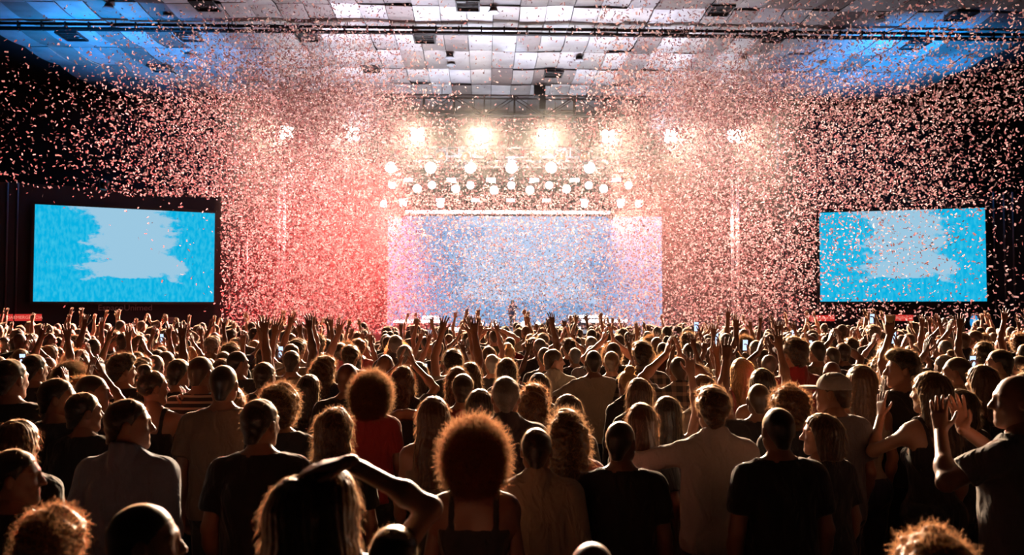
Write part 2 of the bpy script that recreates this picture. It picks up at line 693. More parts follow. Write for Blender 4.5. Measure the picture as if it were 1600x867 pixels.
left_scr, wall_sl, angL, wL = side_screen(53, 28.5, 335, 31.3, 318.5, 471, 'left')
tag(left_scr, 'large cyan video screen above the red emergency sign and wall lettering', 'screen')
right_scr, wall_sr, angR, wR = side_screen(1281, 33.4, 1541, 31.7, 332, 471, 'right')
tag(right_scr, 'large cyan video screen flecked with dark confetti near round blue sign', 'screen')


def on_wall(wl, px, py):
    """local coordinates on the front face of an angled wall"""
    R = wl.rotation_euler.to_matrix()
    n = R @ Vector((0, 1, 0))
    p0 = Vector(wl.location) + n * 0.33
    r = ray(px, py)
    p = CAM + r * ((p0 - CAM).dot(n) / r.dot(n))
    return R.transposed() @ (p - Vector(wl.location))


for wl, pxs, y0, y1 in ((wall_sl, (8, 24, 358, 371, 384), 285, 492), (wall_sr, (1556, 1572, 1586), 300, 500)):
    for px in pxs:
        if px > 300 and wl is wall_sl:
            y0 = 370
        a, b = on_wall(wl, px, y1), on_wall(wl, px, y0)
        MB().tube((a.x, 0.30, a.z), (a.x, 0.30, max(b.z, a.z + 1)), 0.035, n=6).build('wall_pipe', M['pipe'], wl, True)


def text_obj(name, body, size, m, parent, loc, rot=(PI / 2, 0, 0), ext=0.01):
    cu = bpy.data.curves.new(name, 'FONT')
    cu.body = body
    cu.size = size
    cu.extrude = ext
    cu.align_x = 'CENTER'
    cu.align_y = 'CENTER'
    cu.materials.append(m)
    t = bpy.data.objects.new(name, cu)
    C.objects.link(t)
    me = bpy.data.meshes.new_from_object(t.evaluated_get(bpy.context.evaluated_depsgraph_get()))
    bpy.data.objects.remove(t)
    o = link(bpy.data.objects.new(name, me), parent)
    o.location = loc
    o.rotation_euler = rot
    return o


def wall_thing(wl, name, px, py, lab, cat, group=None):
    q = on_wall(wl, px, py)
    R = wl.rotation_euler.to_matrix()
    e = empty(name, Vector(wl.location) + R @ Vector((q.x, 0.29, q.z)))
    e.rotation_euler = wl.rotation_euler
    return tag(e, lab, cat, group)


e = wall_thing(wall_sl, 'wall_lettering', 196, 481, 'dull raised lettering on the dark wall under a cyan video screen', 'lettering')
text_obj('lettering', 'EspaçoUnimed', 0.31, M['letter'], e, (0, 0, 0), ext=0.03)


def red_sign(wl, px, py, words, lab, wd, ht=0.24):
    e = wall_thing(wl, 'emergency_sign', px, py, lab, 'sign')
    tot = sum(len(t) for t in words)
    x = -wd / 2
    for t in words:
        ww = wd * len(t) / tot
        pn = MB().box((x + ww / 2, 0, 0), (ww - 0.05, 0.06, ht)).build('panel', M['red_sign'], e)
        MB().box((x + ww / 2, 0.04, 0), (ww - 0.02, 0.05, ht + 0.04)).build('case', M['black'], e)
        text_obj('lettering', t, ht * 0.62, M['sign_text'], pn, (x + ww / 2, -0.035, 0), ext=0.002)
        x += ww


red_sign(wall_sl, 33, 496, ['SAÍDA', 'EMERGÊNCIA'], 'glowing red emergency exit sign of two panels on dark wall by pipes', 1.32)
red_sign(wall_sr, 1407, 496.5, ['EMERGÊNCIA'], 'glowing red exit sign under a video screen beside raised beer cup', 0.95)
red_sign(wall_sr, 1284, 497, ['EMERGÊNCIA'], 'glowing red exit sign half hidden by falling confetti under video screen edge', 1.05)
for px, py, s in ((266, 500, 0.26), (118, 522, 0.36)):
    e = wall_thing(wall_sl, 'wall_notice', px, py, 'small pale notice plate on the dark wall, ' + ('under the screen corner' if px > 200 else 'just above the raised hands'), 'notice')
    MB().box((0, 0, 0), (s, 0.03, s * 0.8)).build('plate', M['pale_sign'], e)
    MB().box((0, -0.02, s * 0.12), (s * 0.7, 0.01, s * 0.08)).box((0, -0.02, -s * 0.1), (s * 0.6, 0.01, s * 0.08)).build('print', M['black'], e)
e = wall_thing(wall_sr, 'round_sign', 1522, 503, 'glowing oval blue sign with white emblem on the dark wall', 'sign')
MB().tube((0, 0.03, 0), (0, -0.03, 0), 1, 1, 24).build('disc', M['blue_sign'], e).scale = (0.16, 1, 0.27)
MB().tube((0, 0.06, 0), (0, 0.0, 0), 1, 1, 24).build('case', M['black'], e).scale = (0.18, 1, 0.29)
em = MB().tube((0, -0.02, 0.09), (0, -0.045, 0.09), 0.05, n=14).box((0, -0.033, -0.02), (0.10, 0.025, 0.12)).box((0, -0.033, -0.16), (0.16, 0.025, 0.05))
em.build('emblem', M['white_sign'], e)

# proscenium walls either side of the stage opening and the masking above
for s, nm in ((-1, 'left'), (1, 'right')):
    structure(MB().box((s * 19.4, 38.4, 6.1), (12.6, 0.3, 12.2)).build('wall_stage_' + nm, M['wall']))


# ------------------------------------------------------------------ stage
STZ = 0.95
st = MB().box((0, 43.5, STZ / 2), (22.5, 14.6, STZ)).build('stage_deck', M['stage'])
tag(st, 'black stage deck under the bright blue video wall', 'stage', kind='structure')
YW = 46.5
x0, x1 = X(606, YW, 420), X(1034, YW, 420)
zw0, zw1 = STZ + 0.1, Z(338, YW)
e = tag(empty('video_wall', ((x0 + x1) / 2, YW, zw0)), 'huge pale blue video wall at the back of the stage', 'screen')
MB().box((0, 0, (zw1 - zw0) / 2), (x1 - x0, 0.08, zw1 - zw0)).build('display', M['ledwall'], e)
f = MB()
for s in (-1, 1):
    f.box((s * ((x1 - x0) / 2 + 0.06), 0.05, (zw1 - zw0) / 2), (0.12, 0.2, zw1 - zw0 + 0.2))
f.box((0, 0.05, zw1 - zw0 + 0.06), (x1 - x0, 0.2, 0.12))
f.build('frame', M['black_metal'], e)
MB().box((0, 0.14, (zw1 - zw0) / 2), (x1 - x0, 0.16, zw1 - zw0)).build('cabinet', M['black'], e)

# the long white light bar above the video wall
YL = 44.5
x0, x1 = X(634, YL, 331), X(953, YL, 331)
e = tag(empty('light_bar', ((x0 + x1) / 2, YL, Z(331.5, YL))), 'long thin glowing white light bar above the video wall', 'light bar')
MB().box((0, 0, 0), (x1 - x0, 0.08, 0.17)).build('tube', M['led'], e)
MB().box((0, 0.08, 0), (x1 - x0 + 0.1, 0.08, 0.2)).build('housing', M['black'], e)
for s in (-0.42, 0, 0.42):
    MB().tube((s * (x1 - x0), 0.08, 0.1), (s * (x1 - x0), 0.08, CEIL + 0.25 - Z(331.5, YL)), 0.02, n=6).build('hanger', M['black_metal'], e)


def riser(px0, px1, py, Y, ht, lab, rail=False):
    a, b = X(px0, Y, py), X(px1, Y, py)
    z = Z(py, Y)
    e = tag(empty('stage_riser', ((a + b) / 2, Y, STZ)), lab, 'riser')
    hh = max(0.05, z - STZ + 0.09)
    MB().box((0, 0.6, hh / 2), (b - a, 1.2, hh)).build('platform', M['stage'], e)
    MB().box((0, -0.02, hh - 0.09), (b - a, 0.04, 0.16)).build('led_strip', M['led'], e)
    if rail:
        for i in range(12):
            xx = -(b - a) / 2 + 0.1 + i * (b - a) * 0.45 / 11
            MB().tube((xx, 0.05, hh), (xx + 0.1, 0.05, hh + 0.28), 0.02, n=6).build('rail_post', M['alu'], e)


riser(615, 690, 502, 43.0, 0.4, 'stage riser with a thick glowing white edge and short slanted rail posts', True)
riser(908, 980, 501.5, 43.0, 0.4, 'longer lower stage riser with glowing white edge right of the singer')
riser(888, 949, 494.5, 44.6, 0.6, 'upper stage riser with thin glowing white edge behind a lower one')
riser(692, 746, 514, 39.4, 0.2, 'low front riser with white glowing edge behind raised pair of hands')
riser(860, 907, 513.5, 39.4, 0.2, 'low front riser with white glowing edge beside the floor lamps')
riser(660, 686, 495.5, 44.6, 0.5, 'small back riser with white glowing edge above the slanted rail posts')
for px, py, Y in ((730, 506.5, 40.2), (752, 506.5, 40.2), (774, 506.5, 40.2), (818, 506, 40.2), (840, 506.5, 40.2), (864, 506.5, 40.2)):
    p = at_y(px, py, Y)
    e = tag(empty('floor_lamp', (p.x, Y, STZ)), 'small bright white floor lamp on the front of the stage deck', 'stage lamp', 'floor lamps along the stage front')
    hh = p.z - STZ
    MB().box((0, 0.05, 0.03), (0.26, 0.2, 0.06)).build('base', M['black_metal'], e)
    hdl = MB().tube((0, 0.22, hh), (0, 0.0, hh), 0.11, 0.15, 14).build('head', M['black_metal'], e, True)
    MB().tube((0, -0.002, hh), (0, -0.012, hh), 0.13, n=14).build('lens', M['lamp_cool'], hdl)
    MB().box((-0.15, 0.1, hh / 2), (0.02, 0.05, hh)).box((0.15, 0.1, hh / 2), (0.02, 0.05, hh)).build('yoke', M['black_metal'], e)


# ------------------------------------------------------------------ trusses and lamps
def truss(name, xa, xb, Y, zc, hgt, dep, lab, m, step, rad=0.03, cat='truss', hang_to=None):
    e = tag(empty(name, (xa, Y, zc)), lab, cat)
    Ln = xb - xa
    for sy in (-1, 1):
        for sz in (-1, 1):
            MB().tube((0, sy * dep / 2, sz * hgt / 2), (Ln, sy * dep / 2, sz * hgt / 2), rad, n=6).build('chord', m, e, True)
    n = max(2, round(Ln / step))
    st_ = Ln / n
    up = MB().tube((0, 0, -hgt / 2), (0, 0, hgt / 2), rad * 0.9, n=6).mesh('upright', m)
    dg = [MB().tube((0, 0, s * -hgt / 2), (st_, 0, s * hgt / 2), rad * 0.6, n=5).mesh('brace', m) for s in (-1, 1)]
    cr = MB().tube((0, -dep / 2, 0), (0, dep / 2, 0), rad * 0.6, n=5).mesh('cross_bar', m)
    for i in range(n + 1):
        for sy in (-1, 1):
            o = link(bpy.data.objects.new('upright', up), e)
            o.location = (i * st_, sy * dep / 2, 0)
            if i < n:
                o = link(bpy.data.objects.new('brace', dg[i % 2]), e)
                o.location = (i * st_, sy * dep / 2, 0)
        for sz in (-1, 1):
            o = link(bpy.data.objects.new('cross_bar', cr), e)
            o.location = (i * st_, 0, sz * hgt / 2)
    if hang_to:
        for t in (0.04, 0.35, 0.65, 0.96):
            MB().tube((t * Ln, 0, hgt / 2), (t * Ln, 0, hang_to - zc), 0.015, n=5).build('hanger', M['black_metal'], e)
    return e


YT = 36.2
zt0, zt1 = Z(182, YT), Z(152, YT)
truss('front_truss', X(424, YT, 170), X(1176, YT, 170), YT, (zt0 + zt1) / 2, zt1 - zt0, 0.6, 'dark box truss spanning the front of the stage under the ceiling', M['dark_alu'], 1.36, 0.04, hang_to=CEIL)
# hanging black speaker on the truss
p = at_y(843, 143, YT - 0.5)
e = tag(empty('hanging_box', (p.x, YT - 0.55, p.z)), 'small black equipment box hanging on the front truss', 'equipment box')
MB().box((0, 0, 0), (0.5, 0.4, 0.45)).build('case', M['black_metal'], e)
MB().box((0.12, 0, -0.55), (0.28, 0.3, 0.6)).build('motor', M['black_metal'], e)
MB().tube((0, 0, 0.2), (0, 0, CEIL - p.z), 0.025, n=6).build('chain', M['black_metal'], e)
# pale masking header behind the truss
p0, p1 = X(560, 41, 188), X(1180, 41, 188)
hd = MB().box(((p0 + p1) / 2, 41, Z(187, 41)), (p1 - p0, 0.2, 0.34)).build('masking_beam', M['alu'])
tag(hd, 'pale metal masking beam behind the front truss', 'beam')


def blinder(px, py, Y, aim, lab):
    p = at_y(px, py, Y)
    e = tag(empty('blinder_light', p), lab, 'stage light', 'bright square blinder lights across the stage front')
    MB().box((0, 0.12, 0), (0.66, 0.2, 0.66)).build('housing', M['black_metal'], e)
    for sx in (-1, 1):
        for sz in (-1, 1):
            MB().tube((sx * 0.155, 0.04, sz * 0.155), (sx * 0.155, -0.01, sz * 0.155), 0.15, 0.15, 16).build('lamp', M['lamp'], e)
    MB().box((-0.37, 0.12, 0.1), (0.03, 0.06, 0.6)).box((0.37, 0.12, 0.1), (0.03, 0.06, 0.6)).box((0, 0.12, 0.41), (0.77, 0.06, 0.03)).build('yoke', M['black_metal'], e)
    MB().tube((0, 0.12, 0.4), (0, 0.30, max(0.5, zt0 - p.z)), 0.03, n=6).build('hanging_pole', M['black_metal'], e)
    spot('blinder_beam', (p.x, p.y - 0.1, p.z), aim, L_BLINDER[0], L_BLINDER[1], 44, 0.6, 0.3, e)


for i, (px, py) in enumerate(((448, 207), (551, 209.5), (652, 210.5), (752, 211), (852, 212.5), (951, 213.5), (1048, 212.5), (1147, 212))):
    blinder(px, py, YT, ((i - 3.5) * 3.2, 9.5, 0.0), 'bright square four-lamp blinder light hanging under the front truss')


RIG = {}


def rig_row(py, Y, hgt, nm, m='alu'):
    RIG[Y] = Z(py, Y) - hgt / 2
    truss('lighting_truss', X(592, Y, py), X(1014, Y, py), Y, Z(py, Y), hgt, 0.3, nm, M[m], 0.75, 0.024, hang_to=CEIL)


rig_row(238, 38.4, 0.45, 'bright aluminium lighting truss carrying the dark moving heads')
rig_row(256, 40.2, 0.30, 'aluminium lighting truss carrying a row of six round lamps')
rig_row(274, 42.0, 0.30, 'aluminium lighting truss carrying flat strobe lamps', 'dark_alu')  # dark metal from this row down: dimness put into the colour
rig_row(286, 43.4, 0.24, 'aluminium lighting truss carrying small beam lamps in two heights', 'dark_alu')
rig_row(307, 44.9, 0.24, 'lowest aluminium lighting truss just above the long light bar', 'dark_alu')


def moving_head(px, py, Y):
    p = at_y(px, py, Y)
    e = tag(empty('moving_head_light', p), 'dark unlit moving head light hanging from the aluminium truss', 'stage light', 'dark moving heads on the lighting truss')
    e.scale = (1.45, 1.45, 1.45)
    MB().box((0, 0, 0.24), (0.32, 0.28, 0.14)).build('base', M['black_metal'], e)
    MB().box((-0.2, 0, 0.08), (0.05, 0.14, 0.36)).box((0.2, 0, 0.08), (0.05, 0.14, 0.36)).build('yoke', M['black_metal'], e)
    hdm = MB().ball((0, 0, -0.02), (0.17, 0.2, 0.21)).build('head', simple_brown, e, True)
    MB().tube((0, -0.16, -0.16), (0, -0.2, -0.22), 0.1, 0.1, 12).build('lens', M['black'], hdm)


simple_brown = simple('bronze_housing', (0.16, 0.07, 0.03), 0.35, 0.4, noise=0.2)
for px in (650, 689, 728, 767, 837, 876, 914, 952):
    moving_head(px, 246, 38.3)


def par(px, py, Y, r, lab, group, m):
    p = at_y(px, py, Y)
    e = tag(empty('par_lamp', p), lab, 'stage light', group)
    cn = MB().tube((0, 0.3, 0.04), (0, 0, 0), r * 0.75, r, 14).build('can', M['black_metal'], e, True)
    MB().tube((0, -0.004, -0.0005), (0, -0.024, -0.003), r * 0.93, n=14).build('lens', m, cn)  # oversized lens: the bloom around the lamp is built into its radius
    MB().box((-r - 0.02, 0.12, 0.1), (0.02, 0.05, 0.3)).box((r + 0.02, 0.12, 0.1), (0.02, 0.05, 0.3)).box((0, 0.12, 0.26), (2 * r + 0.06, 0.05, 0.02)).build('yoke', M['black_metal'], e)
    ty, tz = min(((abs(k - Y), v) for k, v in RIG.items()))
    ty = min(RIG, key=lambda k: abs(k - Y))
    MB().tube((0, 0.12, 0.26), (0, ty - 0.15 - Y, max(0.3, RIG[ty] - p.z + 0.03)), 0.02, n=6).build('hanging_pole', M['black_metal'], e)
    if m is M['lamp'] and r < 0.28:
        spot('lamp_beam', (p.x, p.y - 0.1, p.z), (p.x * 1.3, 20, 2), L_LAMP[0], L_LAMP[1], 90, 0.8, 0.15, e)
    return e, p


def strobe(px, py, Y, lab, group):
    p = at_y(px, py, Y)
    e = tag(empty('strobe_lamp', p), lab, 'stage light', group)
    MB().box((0, 0.08, 0), (0.52, 0.14, 0.24)).build('housing', M['black_metal'], e)
    MB().box((0, 0, 0), (0.46, 0.03, 0.17)).build('lens', M['lamp_cool'], e)
    MB().box((-0.28, 0.08, 0.08), (0.02, 0.05, 0.3)).box((0.28, 0.08, 0.08), (0.02, 0.05, 0.3)).build('yoke', M['black_metal'], e)


for i, px in enumerate((611, 673, 735, 799, 861, 921)):
    e, p = par(px, 262, 40.0, 0.30, 'bright round lamp in the row of six under the moving heads', 'row of six round lamps', M['lamp'])
    spot('lamp_beam', (p.x, p.y - 0.1, p.z), ((i - 2.5) * 2, 20, 3), L_BEAM[0] * 0.2, (1, .92, .82), 60, 0.8, 0.15, e)
for px in (638, 705, 767, 835, 898, 963):
    strobe(px, 281, 41.8, 'flat glowing strobe lamp in the row above the small beam lamps', 'upper row of flat strobe lamps')
for i, (px, py) in enumerate(((613, 289), (675, 289), (735, 289.5), (799, 289.5), (858, 289.5), (920, 289.5), (982, 289.5))):
    e, p = par(px, py, 43.2, 0.22, 'small white beam lamp in the upper staggered row', 'upper staggered beam lamps', M['lamp_cool'])
    spot('lamp_beam', (p.x, p.y - 0.1, p.z), (p.x + (i - 3) * 4.5, 34, p.z + 1.5), L_BEAM[0], L_BEAM[1], 14, 0.3, 0.1, e)
for px, py in ((652, 294.5), (712, 295), (772, 297), (828, 297), (885, 295), (943, 295)):
    par(px, py, 43.0, 0.24, 'warm white beam lamp in the lower staggered row', 'lower staggered beam lamps', M['lamp'])
for i, (px, py) in enumerate(((600, 318.5), (630, 318), (688, 319), (913, 319), (970, 319), (998, 318.5))):
    e, p = par(px, py, 44.7, 0.22, 'small white lamp hanging just above the long light bar', 'lamps just above the light bar', M['lamp_cool'])
    s = -1 if i < 3 else 1
    spot('lamp_beam', (p.x, p.y - 0.1, p.z), (p.x + s * 6, 38, p.z + 3.0), L_BEAM[0], L_BEAM[1], 12, 0.3, 0.1, e)
for px in (630, 688, 743, 798, 854, 913, 970):
    strobe(px, 312.5, 44.8, 'flat glowing strobe lamp hanging close above the light bar', 'lower row of flat strobe lamps')

# lit truss towers either side of the stage, with the coloured wash lights
for px, s, nm in ((440, -1, 'slim aluminium truss tower on the stage side of the cyan screen with lettering'), (1148, 1, 'slim aluminium truss tower near the screen flecked with confetti')):
    Y = 36.6
    x = X(px, Y)
    e = tag(empty('truss_tower', (x, Y, 0)), nm, 'truss tower')
    for sx in (-1, 1):
        for sy in (-1, 1):
            MB().tube((sx * 0.13, sy * 0.13, 0), (sx * 0.13, sy * 0.13, 8.8), 0.03, n=8).build('chord', M['alu'], e, True)
    dm = [MB().tube((q * 0.13, -0.13, 0), (-q * 0.13, -0.13, 0.42), 0.018, n=6).mesh('brace', M['alu']) for q in (-1, 1)]
    for k in range(20):
        o = link(bpy.data.objects.new('brace', dm[k % 2]), e)
        o.location = (0, 0, 0.2 + k * 0.42)
    MB().box((0, 0, 0.03), (0.7, 0.7, 0.06)).build('base_plate', M['black_metal'], e)


def wash(loc, target, power, col, ang, lab, group=None, blend=0.7):
    e = tag(empty('wash_light', loc), lab, 'stage light', group)
    d = (Vector(target) - Vector(loc)).normalized()
    l = Vector(loc)
    cn = MB().tube(-d * 0.3, d * 0.0, 0.12, 0.17, 14).build('can', M['black_metal'], e, True)
    MB().tube(d * -0.03, d * -0.02, 0.15, n=14).build('lens', M['black'], cn)
    MB().box((0, 0.15, 0), (0.42, 0.04, 0.06)).build('bracket', M['black_metal'], e)
    if l.z > 9 and l.y < 40:
        MB().tube((0, 0.17, 0), (0, 0.40, zt0 - l.z + 0.03), 0.03, n=6).build('hanging_pole', M['black_metal'], e)
    if l.y > 40:
        MB().tube((0, 0.17, 0), (0, 0.17, CEIL + 0.25 - l.z), 0.03, n=6).build('hanging_pole', M['black_metal'], e)
    spot('wash_beam', l + d * 0.05, target, power, col, ang, blend, 0.15, e)


xl, xr = X(440, 36.6), X(1148, 36.6)
for z in (3.0, 5.6):
    wash((-5.9, 44.6, z + 4.2), (-9.0, 28.0, 2.0), L_RED[0], L_RED[1], 46, 'wash light throwing red light, hung upstage on the side of the lettering wall', 'red wash lights')
    wash((5.9, 44.6, z + 4.2), (10.0, 27.5, 2.0), L_RED_R[0], L_RED_R[1], 50, 'wash light throwing pale red light, hung upstage on the side of the flecked screen', 'pale red wash lights')
wash((-14.6, 28.6, 6.6), (-14.6, 30.2, 12.2), L_BLUE[0], L_BLUE[1], 96, 'wash light throwing blue light on the ceiling over the lettering wall')
wash((15.4, 30.6, 6.6), (15.4, 31.2, 12.2), L_BLUE[0], L_BLUE[1], 96, 'wash light throwing blue light on the ceiling over the flecked screen')
for q in (-1, 1):  # added fill lamps at the truss ends, put in to whiten the upper confetti
    wash((q * 6.4, YT - 0.1, zt0 - 0.25), (q * 7.6, 22.0, 8.0), L_SIDE_FILL[0] * (1.0 if q < 0 else 0.7), L_SIDE_FILL[1], 40, 'added wash light under the front truss end brightening the confetti, ' + ('lettering wall side' if q < 0 else 'flecked screen side'))
for x in (-2.9, 2.9):  # added pair of fill lamps to brighten the confetti over the stage
    wash((x, YT - 0.1, zt0 - 0.25), (x * 0.8, 40.5, 2.0), L_STAGE_FILL[0], L_STAGE_FILL[1], 95, 'added down-turned wash light under the front truss brightening the stage confetti', 'added down-turned wash lights under the front truss')
for x in (-8.0, -5.0, -1.8, 1.8, 5.0, 8.0):
    wash((x, 39.0, STZ + 0.35), (x * 1.25, 32.5, 12.2), L_UP[0], L_UP[1], 62, 'up-turned wash light on the stage deck lighting the ceiling', 'up-turned wash lights on the deck')

# ------------------------------------------------------------------ haze in the hall air
hz = bpy.data.materials.new('stage_haze')
hz.use_nodes = True
nt = hz.node_tree
nt.nodes.clear()
vsn = nt.nodes.new('ShaderNodeVolumeScatter')
vsn.inputs['Color'].default_value = (1, 1, 1, 1)
vsn.inputs['Density'].default_value = HAZE_DENSITY
vsn.inputs['Anisotropy'].default_value = 0.55
on = nt.nodes.new('ShaderNodeOutputMaterial')
nt.links.new(vsn.outputs[0], on.inputs['Volume'])
hb = MB().box((0, 39.3, 5.96), (21.4, 22.0, 11.9)).build('haze', hz)
tag(hb, 'bright stage haze hanging around the lamps and video wall', 'haze', kind='stuff')

# ------------------------------------------------------------------ smooth solid modelling (distance fields -> one continuous mesh)
def _noise(P, f, seed=0):
    r = np.random.default_rng(seed)
    out = np.zeros(P.shape[:-1], dtype=np.float32)
    for k in range(5):
        d = r.normal(size=3)
        d = d / np.linalg.norm(d) * f * (0.7 + 0.35 * k)
        out += np.sin(P @ d.astype(np.float32) + r.uniform(0, 6.28)) / (1 + 0.25 * k)
    return out / 2.4


def cone(a, b, ra, rb, k=0.03, cut=None):
    return ('c', np.array(a, np.float32), np.array(b, np.float32), ra, rb, k, cut)


def ell(c, r, k=0.03, neg=False):
    return ('n' if neg else 'e', np.array(c, np.float32), np.array(r, np.float32), 0, 0, k, None)


def grow(prims, g):
    out = []
    for p in prims:
        if p[0] == 'c':
            out.append(('c', p[1], p[2], p[3] + g, p[4] + g, p[5], p[6]))
        elif p[0] == 'e':
            out.append(('e', p[1], p[2] + g, 0, 0, p[5], p[6]))
    return out


def mesh_sdf(prims, h, post=None):
    lo = np.full(3, 1e9)
    hi = -lo
    for p in prims:
        if p[0] == 'c':
            r = max(p[3], p[4])
            lo = np.minimum(lo, np.minimum(p[1], p[2]) - r)
            hi = np.maximum(hi, np.maximum(p[1], p[2]) + r)
        elif p[0] == 'e':
            lo = np.minimum(lo, p[1] - p[2])
            hi = np.maximum(hi, p[1] + p[2])
    lo = lo - 3 * h - 0.012
    hi = hi + 3 * h + 0.012
    n = np.ceil((hi - lo) / h).astype(int) + 1
    ax = [(lo[i] + np.arange(n[i]) * h).astype(np.float32) for i in range(3)]
    F = np.full(n, 0.2, np.float32)
    for p in prims:
        m = p[5] + 3 * h
        if p[0] == 'c':
            r = max(p[3], p[4])
            a0, a1 = np.minimum(p[1], p[2]) - r - m, np.maximum(p[1], p[2]) + r + m
        else:
            a0, a1 = p[1] - p[2] - m, p[1] + p[2] + m
        i0 = np.maximum(0, np.floor((a0 - lo) / h).astype(int))
        i1 = np.minimum(n, np.ceil((a1 - lo) / h).astype(int) + 1)
        if np.any(i1 <= i0):
            continue
        sl = tuple(slice(i0[i], i1[i]) for i in range(3))
        x = ax[0][sl[0]][:, None, None]
        y = ax[1][sl[1]][None, :, None]
        z = ax[2][sl[2]][None, None, :]
        if p[0] == 'c':
            a, b = p[1], p[2]
            ba = b - a
            L2 = float(ba @ ba) + 1e-9
            t = ((x - a[0]) * ba[0] + (y - a[1]) * ba[1] + (z - a[2]) * ba[2]) / L2
            t = np.clip(t, 0, 1)
            d = np.sqrt((x - a[0] - t * ba[0]) ** 2 + (y - a[1] - t * ba[1]) ** 2 + (z - a[2] - t * ba[2]) ** 2) - (p[3] + (p[4] - p[3]) * t)
            if p[6] is not None:
                c, nn = p[6]
                d = np.maximum(d, (x - c[0]) * nn[0] + (y - c[1]) * nn[1] + (z - c[2]) * nn[2])
        else:
            c, r = p[1], p[2]
            X_, Y_, Z_ = (x - c[0]) / r[0], (y - c[1]) / r[1], (z - c[2]) / r[2]
            k0 = np.sqrt(X_ ** 2 + Y_ ** 2 + Z_ ** 2)
            k1 = np.sqrt((X_ / r[0]) ** 2 + (Y_ / r[1]) ** 2 + (Z_ / r[2]) ** 2) + 1e-6
            d = k0 * (k0 - 1) / k1
        f = F[sl]
        k = p[5]
        if p[0] == 'n':
            hh = np.clip(0.5 - 0.5 * (f + d) / k, 0, 1)
            F[sl] = f * (1 - hh) - d * hh + k * hh * (1 - hh)
        else:
            hh = np.clip(0.5 + 0.5 * (d - f) / k, 0, 1)
            F[sl] = d * (1 - hh) + f * hh - k * hh * (1 - hh)
    if post is not None:
        near = np.argwhere(np.abs(F) < 0.09)
        P = (lo + near * h).astype(np.float32)
        F[near[:, 0], near[:, 1], near[:, 2]] = post(P, F[near[:, 0], near[:, 1], near[:, 2]])
    # surface nets
    S = F < 0
    cnt = np.zeros(np.array(n) - 1, np.uint8)
    offs = [(i, j, k) for i in (0, 1) for j in (0, 1) for k in (0, 1)]
    for (i, j, k) in offs:
        cnt += S[i:n[0] - 1 + i, j:n[1] - 1 + j, k:n[2] - 1 + k]
    act = np.argwhere((cnt > 0) & (cnt < 8))
    idx = np.full(cnt.shape, -1, np.int32)
    idx[act[:, 0], act[:, 1], act[:, 2]] = np.arange(len(act))
    acc = np.zeros((len(act), 3), np.float32)
    num = np.zeros(len(act), np.float32)
    for o in offs:
        for axis in range(3):
            if o[axis]:
                continue
            q = list(o)
            q[axis] = 1
            fa = F[act[:, 0] + o[0], act[:, 1] + o[1], act[:, 2] + o[2]]
            fb = F[act[:, 0] + q[0], act[:, 1] + q[1], act[:, 2] + q[2]]
            m = (fa < 0) != (fb < 0)
            t = np.where(m, fa / (fa - fb + 1e-12), 0)
            pt = np.tile(np.array(o, np.float32), (len(act), 1))
            pt[:, axis] += t
            acc += pt * m[:, None]
            num += m
    V = (act + acc / num[:, None]) * h + lo
    faces = []
    for axis in range(3):
        sa = [slice(1, -1)] * 3
        sa[axis] = slice(0, -1)
        sb = [slice(1, -1)] * 3
        sb[axis] = slice(1, None)
        A, B = S[tuple(sa)], S[tuple(sb)]
        for flip in (False, True):
            e = np.argwhere((A & ~B) if not flip else (~A & B))
            if not len(e):
                continue
            e = e + 1
            e[:, axis] -= 1
            u, v = [(1, 2), (2, 0), (0, 1)][axis]
            qs = []
            for du, dv in ((0, 0), (-1, 0), (-1, -1), (0, -1)):
                q = e.copy()
                q[:, u] += du
                q[:, v] += dv
                qs.append(idx[q[:, 0], q[:, 1], q[:, 2]])
            qd = np.stack(qs, 1)
            if flip:
                qd = qd[:, ::-1]
            faces.append(qd)
    Fq = np.concatenate(faces) if faces else np.zeros((0, 4), np.int32)
    Fq = Fq[(Fq >= 0).all(1)]
    return V.astype(np.float32), Fq


def join(parts):
    vs, fs, n = [], [], 0
    for V, F in parts:
        vs.append(V)
        fs.append(F + n)
        n += len(V)
    return np.concatenate(vs), np.concatenate(fs)


# ------------------------------------------------------------------ the human figure (1.75 m tall, facing +y)
def U(v):
    v = np.array(v, float)
    return v / (np.linalg.norm(v) + 1e-9)


HEADZ = 1.63
SEXES = {
    'm': dict(sh=0.195, chest=(0.168, 0.118, 0.20), waist=(0.150, 0.108, 0.17), hip=(0.158, 0.115, 0.13), neck=0.056, arm=(0.054, 0.042, 0.030), bust=0),
    'f': dict(sh=0.165, chest=(0.142, 0.102, 0.19), waist=(0.120, 0.090, 0.17), hip=(0.168, 0.120, 0.13), neck=0.046, arm=(0.044, 0.035, 0.025), bust=1),
}


def torso_prims(sx):
    s = SEXES[sx]
    sh = s['sh']
    P = [ell((0, 0.0, 1.25), s['chest'], 0.05), ell((0, 0.005, 1.07), s['waist'], 0.06), ell((0, -0.005, 0.93), s['hip'], 0.06)]
    for q in (-1, 1):
        P.append(cone((0, -0.015, 1.42), (q * (sh - 0.035), -0.01, 1.405), 0.062, 0.052, 0.05))
        P.append(cone((q * 0.02, -0.02, 1.50), (q * (sh - 0.05), -0.015, 1.42), 0.036, 0.046, 0.05))
        P.append(ell((q * 0.075, -0.045, 0.90), (0.09, 0.095, 0.10), 0.05))
        P.append(ell((q * 0.085, -0.055, 1.30), (0.075, 0.06, 0.11), 0.06))
        if s['bust']:
            P.append(ell((q * 0.065, 0.085, 1.245), (0.056, 0.05, 0.055), 0.03))
        else:
            P.append(ell((q * 0.075, 0.07, 1.30), (0.08, 0.05, 0.07), 0.05))
    return P


